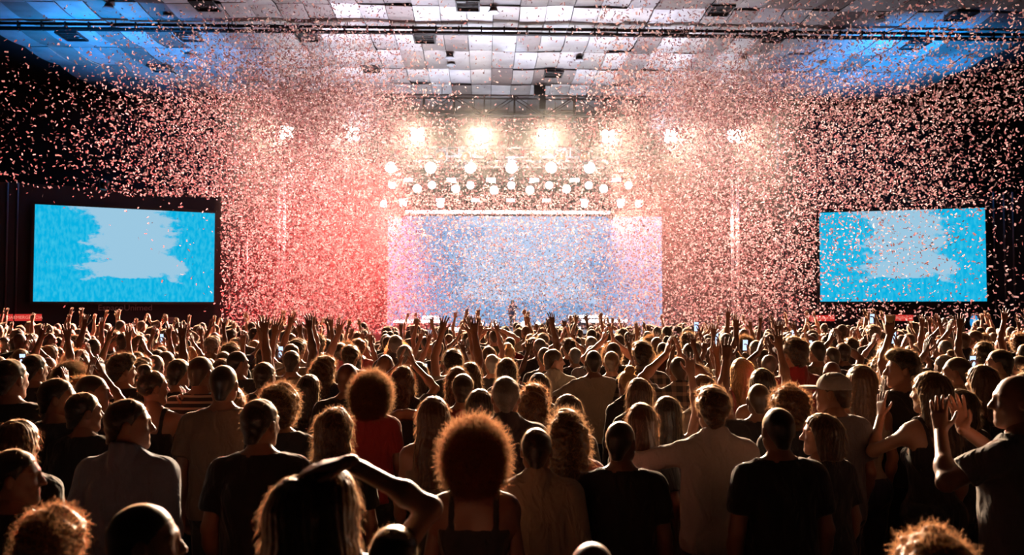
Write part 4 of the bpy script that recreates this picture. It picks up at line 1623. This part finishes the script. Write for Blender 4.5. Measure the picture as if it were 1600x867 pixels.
# ------------------------------------------------------------------ the people one can tell apart, at the front of the crowd
# head x, head top y in the photograph, distance, then looks
FRONT = [
    dict(px=742, py=662, d=2.90, sx='f', hair='afro', hc='auburn', top='tank', tc='black', skin='brown', label='person with big round rim-lit auburn curls and a black strap top'),
    dict(px=838, py=667, d=3.30, hair='short', hc='black', top='half', tc='cream', label='person with short dark hair in cream collared shirt beside the big round curls'),
    dict(px=970, py=655, d=3.40, hair='buzz', hc='black', top='tee', tc='black', hyaw=-28, yaw=-8, skin='brown', label='close-cropped person in black t-shirt, head turned, beside the linen shirt'),
    dict(px=1113, py=604, d=3.75, hair='thick', hc='brown', top='long', tc='white', pose='elbow_left', label='person with thick wavy hair in loose white linen shirt, elbow lifted'),
    dict(px=1215, py=634, d=3.35, hair='buzz', hc='black', top='tee', tc='black', label='broad person with cropped hair and lit ear in black t-shirt'),
    dict(px=1281, py=645, d=3.70, sx='f', hair='bob', hc='brown', top='tee', tc='black', hyaw=62, yaw=8, skin='pale', label='person with sleek dark bob looking sideways, black top with open shoulders'),
    dict(px=1300, py=582, d=4.25, hair='short', hc='brown', top='tee', tc='grey', hyaw=45, yaw=10, cap=('white', 0), label='person in white peaked cap and grey-white t-shirt'),
    dict(px=1588, py=588, d=3.25, hair='bald', hc='black', top='tee', tc='grey', hyaw=35, yaw=32, pose='clap_face', skin='tan', label='bald person in pale t-shirt with both hands lifted to clap'),
    dict(px=1452, py=580, d=4.10, sx='f', hair='straight', hc='brown', top='tank', tc='black', hyaw=18, yaw=15, pose='face_left', skin='pale', label='person with long dark hair and black strap top, open hand beside face'),
    dict(px=1408, py=546, d=4.90, hair='thick', hc='black', top='tee', tc='black', hyaw=55, yaw=12, label='broad person with thick dark hair in black t-shirt, face in profile'),
    dict(px=1494, py=556, d=5.20, hair='buzz', hc='brown', top='tee', tc='charcoal', hyaw=50, yaw=10, skin='tan', label='person with high forehead in charcoal t-shirt turning to talk'),
    dict(px=1532, py=570, d=4.90, sx='f', hair='long', hc='chestnut', top='tee', tc='black', hyaw=20, label='person with long chestnut hair in black t-shirt behind the lifted clapping hands'),
    dict(px=1498, py=607, d=4.40, sx='f', hair='bob', hc='black', top='tee', tc='charcoal', hyaw=25, label='short person with black bob between strap top and clapping bald person'),
    dict(px=203, py=622, d=3.25, hair='short', hc='black', top='half', tc='blue', hyaw=-58, yaw=-10, skin='tan', label='person in pale blue collared shirt, bright-lit face turned sideways'),
    dict(px=228, py=782, d=1.90, hair='buzz', hc='black', top='tee', tc='charcoal', hyaw=-55, yaw=-15, skin='tan', label='cropped head with glowing rim right below the pale blue shirt'),
    dict(px=465, py=744, d=2.00, sx='f', hair='straight', hc='brown', top='tee', tc='black', label='person with long smooth brown hair below the bent bare arm'),
    dict(px=512, py=724, d=2.05, sx='f', hair='long', hc='brown', top='tank', tc='black', pose='over_head', skin='pale', label='person in strap top with one bare arm bent over the head'),
    dict(px=88, py=792, d=2.20, sx='f', hair='curly', hc='auburn', top='tee', tc='black', hyaw=-20, label='person with curly auburn hair low at the dark side of the crowd'),
    dict(px=26, py=700, d=2.70, hair='short', hc='black', top='tee', tc='black', hyaw=-50, yaw=-15, label='person in black t-shirt with dark hair beside the curly auburn head'),
    dict(px=92, py=590, d=4.1, hair='short', hc='black', top='tee', tc='charcoal', hyaw=-50, yaw=-12, skin='tan', label='person in charcoal t-shirt with lit temple and ear, turned sideways'),
    dict(px=146, py=584, d=4.35, hair='buzz', hc='black', top='tee', tc='navy', hyaw=-70, yaw=-10, skin='tan', label='person in navy t-shirt in full profile, nose against the dark'),
    dict(px=133, py=612, d=4.00, sx='f', hair='short', hc='black', top='tee', tc='black', hyaw=-40, skin='tan', label='small person in black t-shirt below the full-profile face'),
    dict(px=350, py=568, d=4.20, hair='buzz', hc='black', top='tee', tc='tan', hyaw=-8, label='person with cropped hair in tan t-shirt with bright collar edge'),
    dict(px=315, py=555, d=5.00, hair='buzz', hc='brown', top='tee', tc='black', pattern='striped', hyaw=-25, skin='brown', label='person with shaved head in black t-shirt with thin stripes'),
    dict(px=408, py=622, d=3.30, hair='short', hc='black', top='tee', tc='black', hyaw=-25, yaw=-5, label='person in black t-shirt with lit ear and cheek below curly bob'),
    dict(px=440, py=600, d=3.95, sx='f', hair='curly', hc='brown', top='tee', tc='black', hyaw=-15, label='person with rounded curly bob beside the lit ear'),
    dict(px=525, py=637, d=3.50, sx='f', hair='wavy', hc='brown', top='tee', tc='black', hyaw=-10, label='person with long wavy brown hair behind the bent bare arm'),
    dict(px=543, py=569, d=5.10, hair='bald', hc='black', top='tee', tc='black', skin='brown', label='bald person in black t-shirt next to curly afro hair'),
    dict(px=581, py=586, d=4.75, sx='f', hair='afro', hc='brown', top='tee', tc='red', skin='brown', label='person with round curly afro hair in red t-shirt'),
    dict(px=602, py=555, d=6.20, hair='bald', hc='black', top='tee', tc='black', skin='tan', label='tall bald person in black t-shirt beyond the red t-shirt'),
    dict(px=678, py=619, d=3.90, sx='f', hair='straight', hc='chestnut', top='tank', tc='tan', skin='tan', label='person with long straight glossy hair in tan strap top'),
    dict(px=724, py=583, d=5.00, hair='short', hc='black', top='tee', tc='red', pose='side_left', yaw=-6, label='person in red t-shirt stretching one arm out sideways'),
    dict(px=790, py=587, d=4.00, hair='short', hc='grey', top='half', tc='charcoal', label='grey-haired person in charcoal collared shirt'),
    dict(px=750, py=607, d=4.60, sx='f', hair='bob', hc='black', top='tee', tc='black', label='person with black bob in black t-shirt by the grey-haired person'),
    dict(px=836, py=600, d=4.80, sx='f', hair='longcurly', hc='chestnut', top='tee', tc='charcoal', hyaw=-12, label='person with long chestnut curls in charcoal t-shirt behind grey hair'),
    dict(px=886, py=640, d=3.55, sx='f', hair='longcurly', hc='brown', top='tee', tc='pink', hyaw=-8, label='person with long loose brown curls beside the cream collared shirt'),
    dict(px=927, py=546, d=6.60, hair='buzz', hc='black', top='tee', tc='cream', pose='hips', skin='brown', label='person in cream t-shirt standing with both hands on hips'),
    dict(px=998, py=590, d=5.00, sx='f', hair='straight', hc='brown', top='tee', tc='charcoal', label='person with long straight brown hair in charcoal t-shirt before plaid shirt'),
    dict(px=1002, py=629, d=3.95, sx='f', hair='straight', hc='auburn', top='tee', tc='black', label='person with long straight auburn hair beside the white linen shirt'),
    dict(px=1060, py=556, d=5.80, hair='buzz', hc='brown', top='half', tc='charcoal', pattern='plaid', pose='clap_high', skin='tan', label='person in dark plaid shirt clapping overhead'),
    dict(px=1096, py=585, d=5.00, sx='f', hair='straight', hc='chestnut', top='long', tc='cream', hyaw=12, label='person with straight chestnut hair in cream long-sleeved top'),
    dict(px=1158, py=559, d=5.90, sx='f', hair='long', hc='blonde', top='tank', tc='pink', skin='tan', label='blonde person in pink strap top with shoulder bag strap', strap=True),
    dict(px=1240, py=527, d=5.60, hair='thick', hc='black', top='half', tc='red', yaw=15, label='tall person in red shirt rising above the crowd'),
    dict(px=1276, py=531, d=7.20, hair='buzz', hc='black', top='tee', tc='tan', yaw=8, label='person with cropped hair in tan t-shirt beside the tall red shirt'),
    dict(px=1299, py=541, d=7.60, hair='buzz', hc='black', top='tee', tc='navy', hyaw=20, label='person with cropped hair in navy t-shirt behind the white peaked cap'),
    dict(px=1299, py=566, d=6.30, hair='bald', hc='black', top='tee', tc='charcoal', hyaw=10, skin='brown', label='bald head rising right behind the white peaked cap'),
    dict(px=1344, py=570, d=4.70, sx='f', hair='long', hc='chestnut', top='tank', tc='cream', label='person with long chestnut hair in cream strap top beside the white peaked cap'),
    dict(px=1232, py=602, d=4.15, sx='f', hair='curly', hc='chestnut', top='tee', tc='black', label='person with curly chestnut hair behind the broad black t-shirt'),
    dict(px=866, py=545, d=6.90, hair='short', hc='brown', top='half', tc='cream', hyaw=-50, yaw=-18, skin='pale', label='person in cream polo shirt with face in profile'),
    dict(px=1003, py=533, d=6.60, hair='thick', hc='black', top='half', tc='charcoal', pattern='plaid', label='tall person with upright dark hair in patterned charcoal shirt'),
    dict(px=1077, py=535, d=7.80, hair='buzz', hc='black', top='tee', tc='black', label='person with cropped hair in black t-shirt beyond the overhead clapping hands'),
    dict(px=654, py=565, d=6.30, sx='f', hair='long', hc='brown', top='tee', tc='black', pose='phone', label='person with long brown hair filming with both hands near the long glossy hair'),
    dict(px=708, py=546, d=6.40, hair='thick', hc='black', top='tee', tc='charcoal', pose='right_up', label='person with thick dark hair in charcoal t-shirt raising one arm over the red t-shirt'),
    dict(px=735, py=566, d=6.00, sx='f', hair='wavy', hc='brown', top='tee', tc='charcoal', hyaw=8, label='person with long wavy hair just beyond the outstretched red sleeve'),
    dict(px=769, py=553, d=7.30, hair='short', hc='grey', top='tee', tc='black', label='grey cropped head in black t-shirt beyond the grey-haired person'),
    dict(px=414, py=565, d=5.60, hair='short', hc='black', top='tee', tc='charcoal', hyaw=-20, label='person in charcoal t-shirt beyond the rounded curly bob'),
    dict(px=456, py=547, d=6.80, hair='short', hc='black', top='tee', tc='tan', pose='left_up', label='person in tan t-shirt with slim neck and one arm lifted'),
    dict(px=484, py=585, d=5.60, sx='f', hair='long', hc='black', top='tee', tc='black', hyaw=-15, label='person with long black hair beside the bald black t-shirt'),
    dict(px=281, py=560, d=5.60, hair='short', hc='black', top='tee', tc='black', hyaw=-20, label='person in black t-shirt behind the striped one'),
    dict(px=240, py=575, d=4.70, sx='f', hair='bun', hc='black', top='tank', tc='black', pose='clap_face', hyaw=-30, skin='tan', label='person with dark bun, bare arms lifted to the face'),
    dict(px=1420, py=556, d=6.00, hair='short', hc='black', top='tee', tc='black', pose='cup_left', hyaw=30, label='person lifting a full plastic cup high overhead', cup=True),
    dict(px=1455, py=826, d=1.95, sx='f', hair='curly', hc='chestnut', top='tee', tc='charcoal', label='curly chestnut head low under the strap top'),
    dict(px=925, py=850, d=1.95, hair='bald', hc='black', top='tee', tc='black', skin='tan', label='bright bald crown peeping up below the black t-shirt'),
    dict(px=616, py=818, d=2.00, sx='f', hair='short', hc='black', top='tee', tc='black', label='short dark head just below the bent bare elbow'),
    dict(px=30, py=655, d=3.20, sx='f', hair='long', hc='auburn', top='tee', tc='black', hyaw=-20, label='person with long auburn hair in the darkest corner by charcoal t-shirt'),
    dict(px=18, py=560, d=4.30, hair='short', hc='black', top='tee', tc='black', hyaw=-25, label='person in black t-shirt beyond the long auburn hair'),
    dict(px=55, py=553, d=5.60, hair='short', hc='black', top='tee', tc='charcoal', pose='clap_face', hyaw=-20, label='person in charcoal t-shirt clapping beyond the lit temple'),
    dict(px=192, py=553, d=5.60, hair='thick', hc='black', top='tee', tc='black', hyaw=-35, label='person with thick dark hair beyond the pale blue shirt'),
    dict(px=372, py=547, d=6.30, hair='buzz', hc='black', top='tee', tc='charcoal', pose='right_up', hyaw=-30, skin='tan', label='cropped head in charcoal t-shirt, one bare arm raised by the tan t-shirt'),
    dict(px=1111, py=543, d=8.60, hair='bald', hc='black', top='tee', tc='tan', pose='phone_one', skin='brown', label='person with bald head in tan t-shirt filming one-handed near blonde hair'),
    dict(px=1190, py=575, d=5.20, sx='f', hair='long', hc='black', top='tank', tc='black', pose='right_up', skin='tan', label='person in black strap top raising a bare arm beside the blonde hair'),
    dict(px=1560, py=545, d=6.00, hair='short', hc='black', top='tee', tc='tan', hyaw=45, yaw=10, skin='pale', label='person in tan t-shirt looking sideways beyond the clapping bald person'),
    dict(px=1385, py=566, d=6.20, sx='f', hair='bob', hc='chestnut', top='tee', tc='charcoal', hyaw=35, label='person with chestnut bob behind the broad thick-haired profile'),
]
placed = []
for f in FRONT:
    f = dict(f)
    px, py, d = f.pop('px'), f.pop('py'), f.pop('d')
    d *= 1.2
    p = at_d(px, py, d)
    cup, strap = f.pop('cup', False), f.pop('strap', False)
    yaw = math.radians(f.pop('yaw', 0)) - YAW * 0 + random.uniform(-0.06, 0.06)
    hair = f.get('hair', 'short')
    extra = {'afro': 0.025, 'thick': 0.02, 'curly': 0.02, 'bald': -0.01, 'bun': 0.02}.get(hair, 0.008)
    H = max(1.5, min(2.0, p.z)) - extra
    f['hyaw'] = min((-60, -40, -20, 0, 20, 40, 60), key=lambda a: abs(a - f.get('hyaw', 0)))
    o = person(p.x, p.y, 0, H, yaw, **f)
    placed.append((p.x, p.y))
    if f.get('pose') in ('phone', 'phone_one'):
        S, E, W, u, n, cu_, sp_ = arm_points(f.get('sx', 'm'), 1, POSES[f['pose']][1])
        q = Vector(W + u * 0.10 + n * 0.035)
        if f['pose'] == 'phone':
            q.x = 0
        ph = phone_at(Vector((p.x, p.y, 0)) + Matrix.Rotation(yaw, 3, 'Z') @ (q * (H / 1.755)), yaw, f['label'].replace('person with', 'lit phone of').split(' filming')[0] + (', held sideways' if f['pose'] == 'phone' else ', held upright'))
        if f['pose'] == 'phone':
            ph.rotation_euler = (0.1, PI / 2, yaw)
    if strap:
        s = child('bag_strap', MB().tube((-0.13, -0.12, 0.95), (0.11, -0.10, 1.44), 0.014, n=6).mesh('bag_strap', M['fabric']), o, (0.02, 0.015, 0.015))
    if cup:
        S, E, W, u, n, cu_, sp_ = arm_points(f.get('sx', 'm'), -1, 'cup')
        q = W + u * 0.10 + n * 0.045
        sc = H / 1.755
        Rz = Matrix.Rotation(yaw, 3, 'Z')
        e = tag(empty('plastic_cup', Vector((p.x, p.y, 0)) + Rz @ (Vector(q) * sc)), 'full plastic beer cup held high above the crowd by red exit sign', 'cup')
        cv = []
        MB().tube((0, 0, -0.06), (0, 0, 0.07), 0.033, 0.046, 20).build('tumbler', M['cup'], e, True)
        MB().tube((0, 0, 0.068), (0, 0, 0.082), 0.048, 0.046, 20).build('foam', simple('beer_foam', (0.85, 0.72, 0.5), 0.8, noise=0.05), e)

# ------------------------------------------------------------------ the rest of the 300 nearest people
GRP = 'people standing in the dense crowd'
hairs_m = ['short'] * 5 + ['buzz'] * 4 + ['thick'] * 2 + ['bald', 'curly']
hairs_f = ['long'] * 3 + ['straight'] * 2 + ['wavy'] * 2 + ['bob', 'longcurly', 'pony', 'bun', 'afro']
poses = ['down'] * 15 + ['clap_high'] * 3 + ['right_up'] * 3 + ['left_up'] * 2 + ['both_up'] * 2 + ['vee'] + ['clap_face'] * 2 + ['phone'] + ['phone_one'] + ['point'] + ['on_head']
tops_c = ['black'] * 8 + ['charcoal'] * 4 + ['navy'] * 2 + ['white', 'cream', 'cream', 'tan', 'tan', 'red', 'red', 'pink', 'grey', 'grey', 'green']
skins = ['pale', 'tan', 'tan', 'tan', 'brown', 'brown', 'dark']


def grid_spots(d0, d1, margin):
    out = []
    dd = d0
    row = 0
    while dd < d1:
        half = (800.0 / FPX) * dd + margin
        x = -half + (row % 2) * 0.3
        while x < half:
            out.append((x + random.uniform(-0.13, 0.13), dd + random.uniform(-0.16, 0.16)))
            x += 0.60
        dd += 0.62
        row += 1
    return out


def cam_to_world(xc, dc):
    c, s = math.cos(YAW), math.sin(YAW)
    return CAM.x + xc * c + dc * s, CAM.y + dc * c - xc * s


def pick():
    sx = 'f' if random.random() < 0.45 else 'm'
    hair = random.choice(hairs_f if sx == 'f' else hairs_m)
    hc = random.choice(['black', 'black', 'brown', 'brown', 'chestnut'] + (['blonde', 'auburn'] if sx == 'f' else ['grey']))
    top = random.choice(['tee', 'tee', 'tank', 'long']) if sx == 'f' else random.choice(['tee', 'tee', 'tee', 'half'])
    pose = random.choice(poses)
    if top in ('long', 'half') and pose not in ('down', 'clap_high', 'right_up', 'both_up'):
        pose = 'down'
    if top == 'tank' and pose in ('point', 'on_head', 'phone_one', 'left_up'):
        pose = 'both_up'
    if sx == 'f' and pose in ('point', 'on_head'):
        pose = 'vee'
    return dict(sx=sx, hair=hair, hc=hc, top=top, tc=random.choice(tops_c), pose=pose, skin=random.choice(skins))


n_left = 300 - len(FRONT)
far_spots = []
phones = 0
for xc, dc in sorted(grid_spots(5.4, 20.5, 0.3), key=lambda t: t[1]):
    wx, wy = cam_to_world(xc, dc)
    if any((wx - a) ** 2 + (wy - b) ** 2 < 0.21 for a, b in placed) or wy > 34.0:
        continue
    if any((wl.rotation_euler.to_matrix().transposed() @ (Vector((wx, wy, 0)) - wl.location)).y > -0.45 and abs(wx) > 9 for wl in (wall_sl, wall_sr) if wl.location.x * wx > 0):
        continue
    if n_left <= 0:
        far_spots.append((wx, wy))
        continue
    # keep the sight line of the people told apart clear
    k = pick()
    hy = random.choice((0, 0, 0, -20, 20)) if k['pose'] in ('down', 'clap_high') else 0
    H = random.gauss(1.74 if k['sx'] == 'm' else 1.63, 0.055)
    if dc < 9.0:
        H = min(H, 1.56 + 0.02 * dc)
    toward = math.atan2(wx * 0.6, 36 - wy)
    yaw = toward + random.gauss(0, 0.18)
    lab = auto_label(k['hair'], k['hc'], k['top'], k['tc'], k['pose'])
    o = person(wx, wy, 0, H, yaw, hyaw=hy, label=lab, group=GRP, jitter=random.uniform(-0.04, 0.06), **k)
    placed.append((wx, wy))
    n_left -= 1
    if k['pose'] in ('phone', 'phone_one'):
        sc = H / 1.755
        S, E, W, u, n, cu_, sp_ = arm_points(k['sx'], 1, POSES[k['pose']][1])
        q = Vector(W + u * 0.10 + n * 0.035)
        if k['pose'] == 'phone':
            q.x = 0
        phone_at(Vector((wx, wy, 0)) + Matrix.Rotation(yaw, 3, 'Z') @ (q * sc), yaw, 'lit phone held up by a %s-haired person in a %s top' % (k['hc'], k['tc']))
# ------------------------------------------------------------------ everyone further on: one mass of people
dg = bpy.context.evaluated_depsgraph_get()


def reduced(me, target):
    """lighter copy of a mesh for the far crowd: vertices and triangles"""
    o = bpy.data.objects.new('tmp', me)
    C.objects.link(o)
    md = o.modifiers.new('d', 'DECIMATE')
    nt_ = sum(len(p.vertices) - 2 for p in me.polygons)
    md.ratio = min(1.0, target / nt_)
    dg_ = bpy.context.evaluated_depsgraph_get()
    ev = o.evaluated_get(dg_)
    m2 = ev.to_mesh()
    m2.calc_loop_triangles()
    V = np.empty(len(m2.vertices) * 3, np.float32)
    m2.vertices.foreach_get('co', V)
    T = np.empty(len(m2.loop_triangles) * 3, np.int32)
    m2.loop_triangles.foreach_get('vertices', T)
    ev.to_mesh_clear()
    bpy.data.objects.remove(o)
    return V.reshape(-1, 3), T.reshape(-1, 3)


def hair_solid(style):
    me = hair_mesh(style)
    mi = np.empty(len(me.polygons), np.int32)
    me.polygons.foreach_get('material_index', mi)
    nq = int((mi == 0).sum())
    F = np.empty(len(me.loops), np.int32)
    me.loops.foreach_get('vertex_index', F)
    F = F[:nq * 4].reshape(-1, 4)
    V = np.empty(len(me.vertices) * 3, np.float32)
    me.vertices.foreach_get('co', V)
    V = V.reshape(-1, 3)[:F.max() + 1]
    tmp = np_mesh('tmp_hair', V, F, M['hair'], True)
    r = reduced(tmp, 90)
    return r


far_lib = []
hair_lo = {s: hair_solid(s) for s in ('short', 'buzz', 'long', 'bob', 'curly')}
legs_lo = {s: reduced(legs_mesh(s)[0], 60) for s in ('m', 'f')}
for sx, pose in (('m', 'down'), ('f', 'down'), ('m', 'clap_high'), ('f', 'both_up'), ('m', 'right_up'), ('m', 'both_up'), ('f', 'vee')):
    b = reduced(body_mesh(sx, pose, 0), 620 if pose != 'down' else 420)
    s = reduced(shirt_mesh(sx, pose, 'tee'), 150)
    far_lib.append((sx, pose, b, s))
allV, allT, allC = [], [], []
nv = 0
wts = [13, 11, 1.5, 1.1, 1.5, 1.1, .5]
for wx, wy in far_spots:
    sx, pose, b, s = random.choices(far_lib, wts)[0]
    H = random.gauss(1.73 if sx == 'm' else 1.63, 0.06)
    sc = H / 1.755
    a = math.atan2(wx * 0.6, 38 - wy) + random.gauss(0, 0.25)
    hs = random.choice(('short', 'buzz', 'curly') if sx == 'm' else ('long', 'bob', 'long', 'curly'))
    hl = hair_lo[hs]
    hv = hl[0] + np.array((0, 0, HEADZ), np.float32)
    for (V, T), col in (((b[0], b[1]), SKINS[random.choice(skins)]), ((s[0], s[1]), TOPC[random.choice(tops_c)]), (legs_lo[sx], (0.02, 0.02, 0.03)), ((hv, hl[1]), HAIRC[random.choice(('black', 'black', 'brown', 'chestnut'))])):
        W_ = rotz(V * sc, a) + np.array((wx, wy, 0), np.float32)
        allV.append(W_)
        allT.append(T + nv)
        allC.append(np.tile(np.array((*col, 1), np.float32), (len(V), 1)))
        nv += len(V)
me = np_mesh('crowd', np.concatenate(allV), np.concatenate(allT), M['crowd'], True)
ca = me.color_attributes.new('Col', 'FLOAT_COLOR', 'POINT')
ca.data.foreach_set('color', np.concatenate(allC).ravel())
o = link(bpy.data.objects.new('crowd', me))
tag(o, 'distant mass of people with raised arms filling the hall up to the stage', 'crowd', kind='stuff')
print('far people', len(far_spots), 'tris', sum(len(t) for t in allT))

# singer on the stage, facing the crowd
p = at_y(801, 474, 40.6)
person(p.x, p.y, STZ, 1.56, PI, sx='f', pose='face_left', hair='long', hc='black', top='long', tc='navy', skin='tan', label='singer in dark navy on the stage in front of the blue video wall')

# ------------------------------------------------------------------ confetti
rc = np.random.default_rng(21)


def cloud(n, px, py, d):
    return np.stack([px(n), py(n), d(n)], 1)


Uf = lambda a, b: (lambda n: rc.uniform(a, b, n))
Nf = lambda m, s: (lambda n: rc.normal(m, s, n))
clouds = [
    cloud(40000, Nf(500, 85), Uf(140, 522), Uf(17, 28)),
    cloud(12000, Nf(500, 70), Nf(160, 60), Uf(16, 26)),
    cloud(12000, Nf(345, 95), Nf(255, 105), Uf(14, 26)),
    cloud(5000, Nf(420, 120), Nf(110, 50), Uf(14, 25)),
    cloud(1000, Uf(0, 330), Nf(190, 80), Uf(12, 24)),
    cloud(8000, Uf(590, 1010), Uf(185, 335), Uf(18, 27)),
    cloud(24000, Uf(600, 1030), Uf(300, 515), Uf(20, 31)),
    cloud(30000, Nf(1125, 95), Uf(110, 545), Uf(16, 28)),
    cloud(11000, Nf(1090, 90), Nf(160, 55), Uf(16, 26)),
    cloud(14000, Nf(1340, 115), Nf(280, 130), Uf(13, 27)),
    cloud(5000, Uf(930, 1600), Uf(0, 190), Uf(11, 24)),
    cloud(1300, Uf(1440, 1600), Uf(60, 520), Uf(10, 24)),
    cloud(700, Uf(380, 1000), Uf(0, 140), Uf(13, 24)),
]
A = np.concatenate(clouds)
px, py, dd = A.T
keep = (px > -40) & (px < 1640) & (py > -30) & (py < 560)
scrL = (px < 345) & (py > 308)
keep &= ~(scrL & (rc.random(len(A)) > 0.03))
scrR = (px > 1275) & (py > 328) & (py < 475)
keep &= ~(scrR & (rc.random(len(A)) > 0.45))
low = (py > 500) & (px > 1180)
keep &= ~(low & (rc.random(len(A)) > 0.35))
A = A[keep]
px, py, dd = A.T
loc = np.stack([(px - 800) / FPX * dd, (433.5 - py) / FPX * dd, -dd], 1) @ np.array(CM).T + np.array(CAM)
ok = (loc[:, 2] < CEIL - 0.25) & (loc[:, 2] > 1.2) & (loc[:, 1] < 44)
# nothing inside the angled side walls
for wl in (wall_sl, wall_sr):
    R = np.array(wl.rotation_euler.to_matrix())
    q = (loc - np.array(wl.location)) @ R
    ok &= ~((q[:, 1] > -0.1) & (np.abs(q[:, 0]) < 9) & (q[:, 2] < 6.7))
loc = loc[ok]
n = len(loc)
# random orientation
q = rc.normal(size=(n, 3))
q /= np.linalg.norm(q, axis=1)[:, None]
r2 = rc.normal(size=(n, 3))
b = np.cross(q, r2)
b /= np.linalg.norm(b, axis=1)[:, None]
la = rc.uniform(0.021, 0.033, n)[:, None]
lb = rc.uniform(0.010, 0.015, n)[:, None]
dist = np.linalg.norm(loc - np.array(CAM), axis=1)
vis = (la * lb)[:, 0] / dist ** 2 * np.abs(np.einsum('ij,ij->i', np.cross(q, b), (loc - np.array(CAM)) / dist[:, None]))
order = np.argsort(-vis)
big, rest = order[:300], order[300:]


def quads(i):
    c, u, v = loc[i], q[i] * la[i], b[i] * lb[i]
    return np.stack([c - u - v, c + u - v, c + u + v, c - u + v], 1).reshape(-1, 3)


V = quads(rest)
F = np.arange(len(V), dtype=np.int32).reshape(-1, 4)
me = np_mesh('confetti', V, F, M['confetti'])
o = link(bpy.data.objects.new('confetti', me))
tag(o, 'dense cloud of pink paper confetti blown over the stage and crowd', 'confetti', kind='stuff')
cv = [(-1, -1, 0.1), (-0.33, -1, -0.06), (0.33, -1, -0.06), (1, -1, 0.1), (-1, 1, 0.1), (-0.33, 1, -0.06), (0.33, 1, -0.06), (1, 1, 0.1)]
cm = bpy.data.meshes.new('confetti_piece')
cm.from_pydata(cv, [], [(0, 1, 5, 4), (1, 2, 6, 5), (2, 3, 7, 6)])
cm.materials.append(M['confetti'])
cm.update()
for i in big:
    o = link(bpy.data.objects.new('confetti_piece', cm))
    nn = np.cross(q[i], b[i])
    Rm = Matrix((q[i], b[i], nn)).transposed().to_4x4()
    o.matrix_world = Matrix.Translation(Vector(loc[i])) @ Rm @ Matrix.Diagonal((float(la[i][0]), float(lb[i][0]), float(lb[i][0]), 1))
    tag(o, 'single strip of pink paper confetti fluttering in the air above the crowd', 'confetti', 'confetti strips in the air')
print('confetti', n)
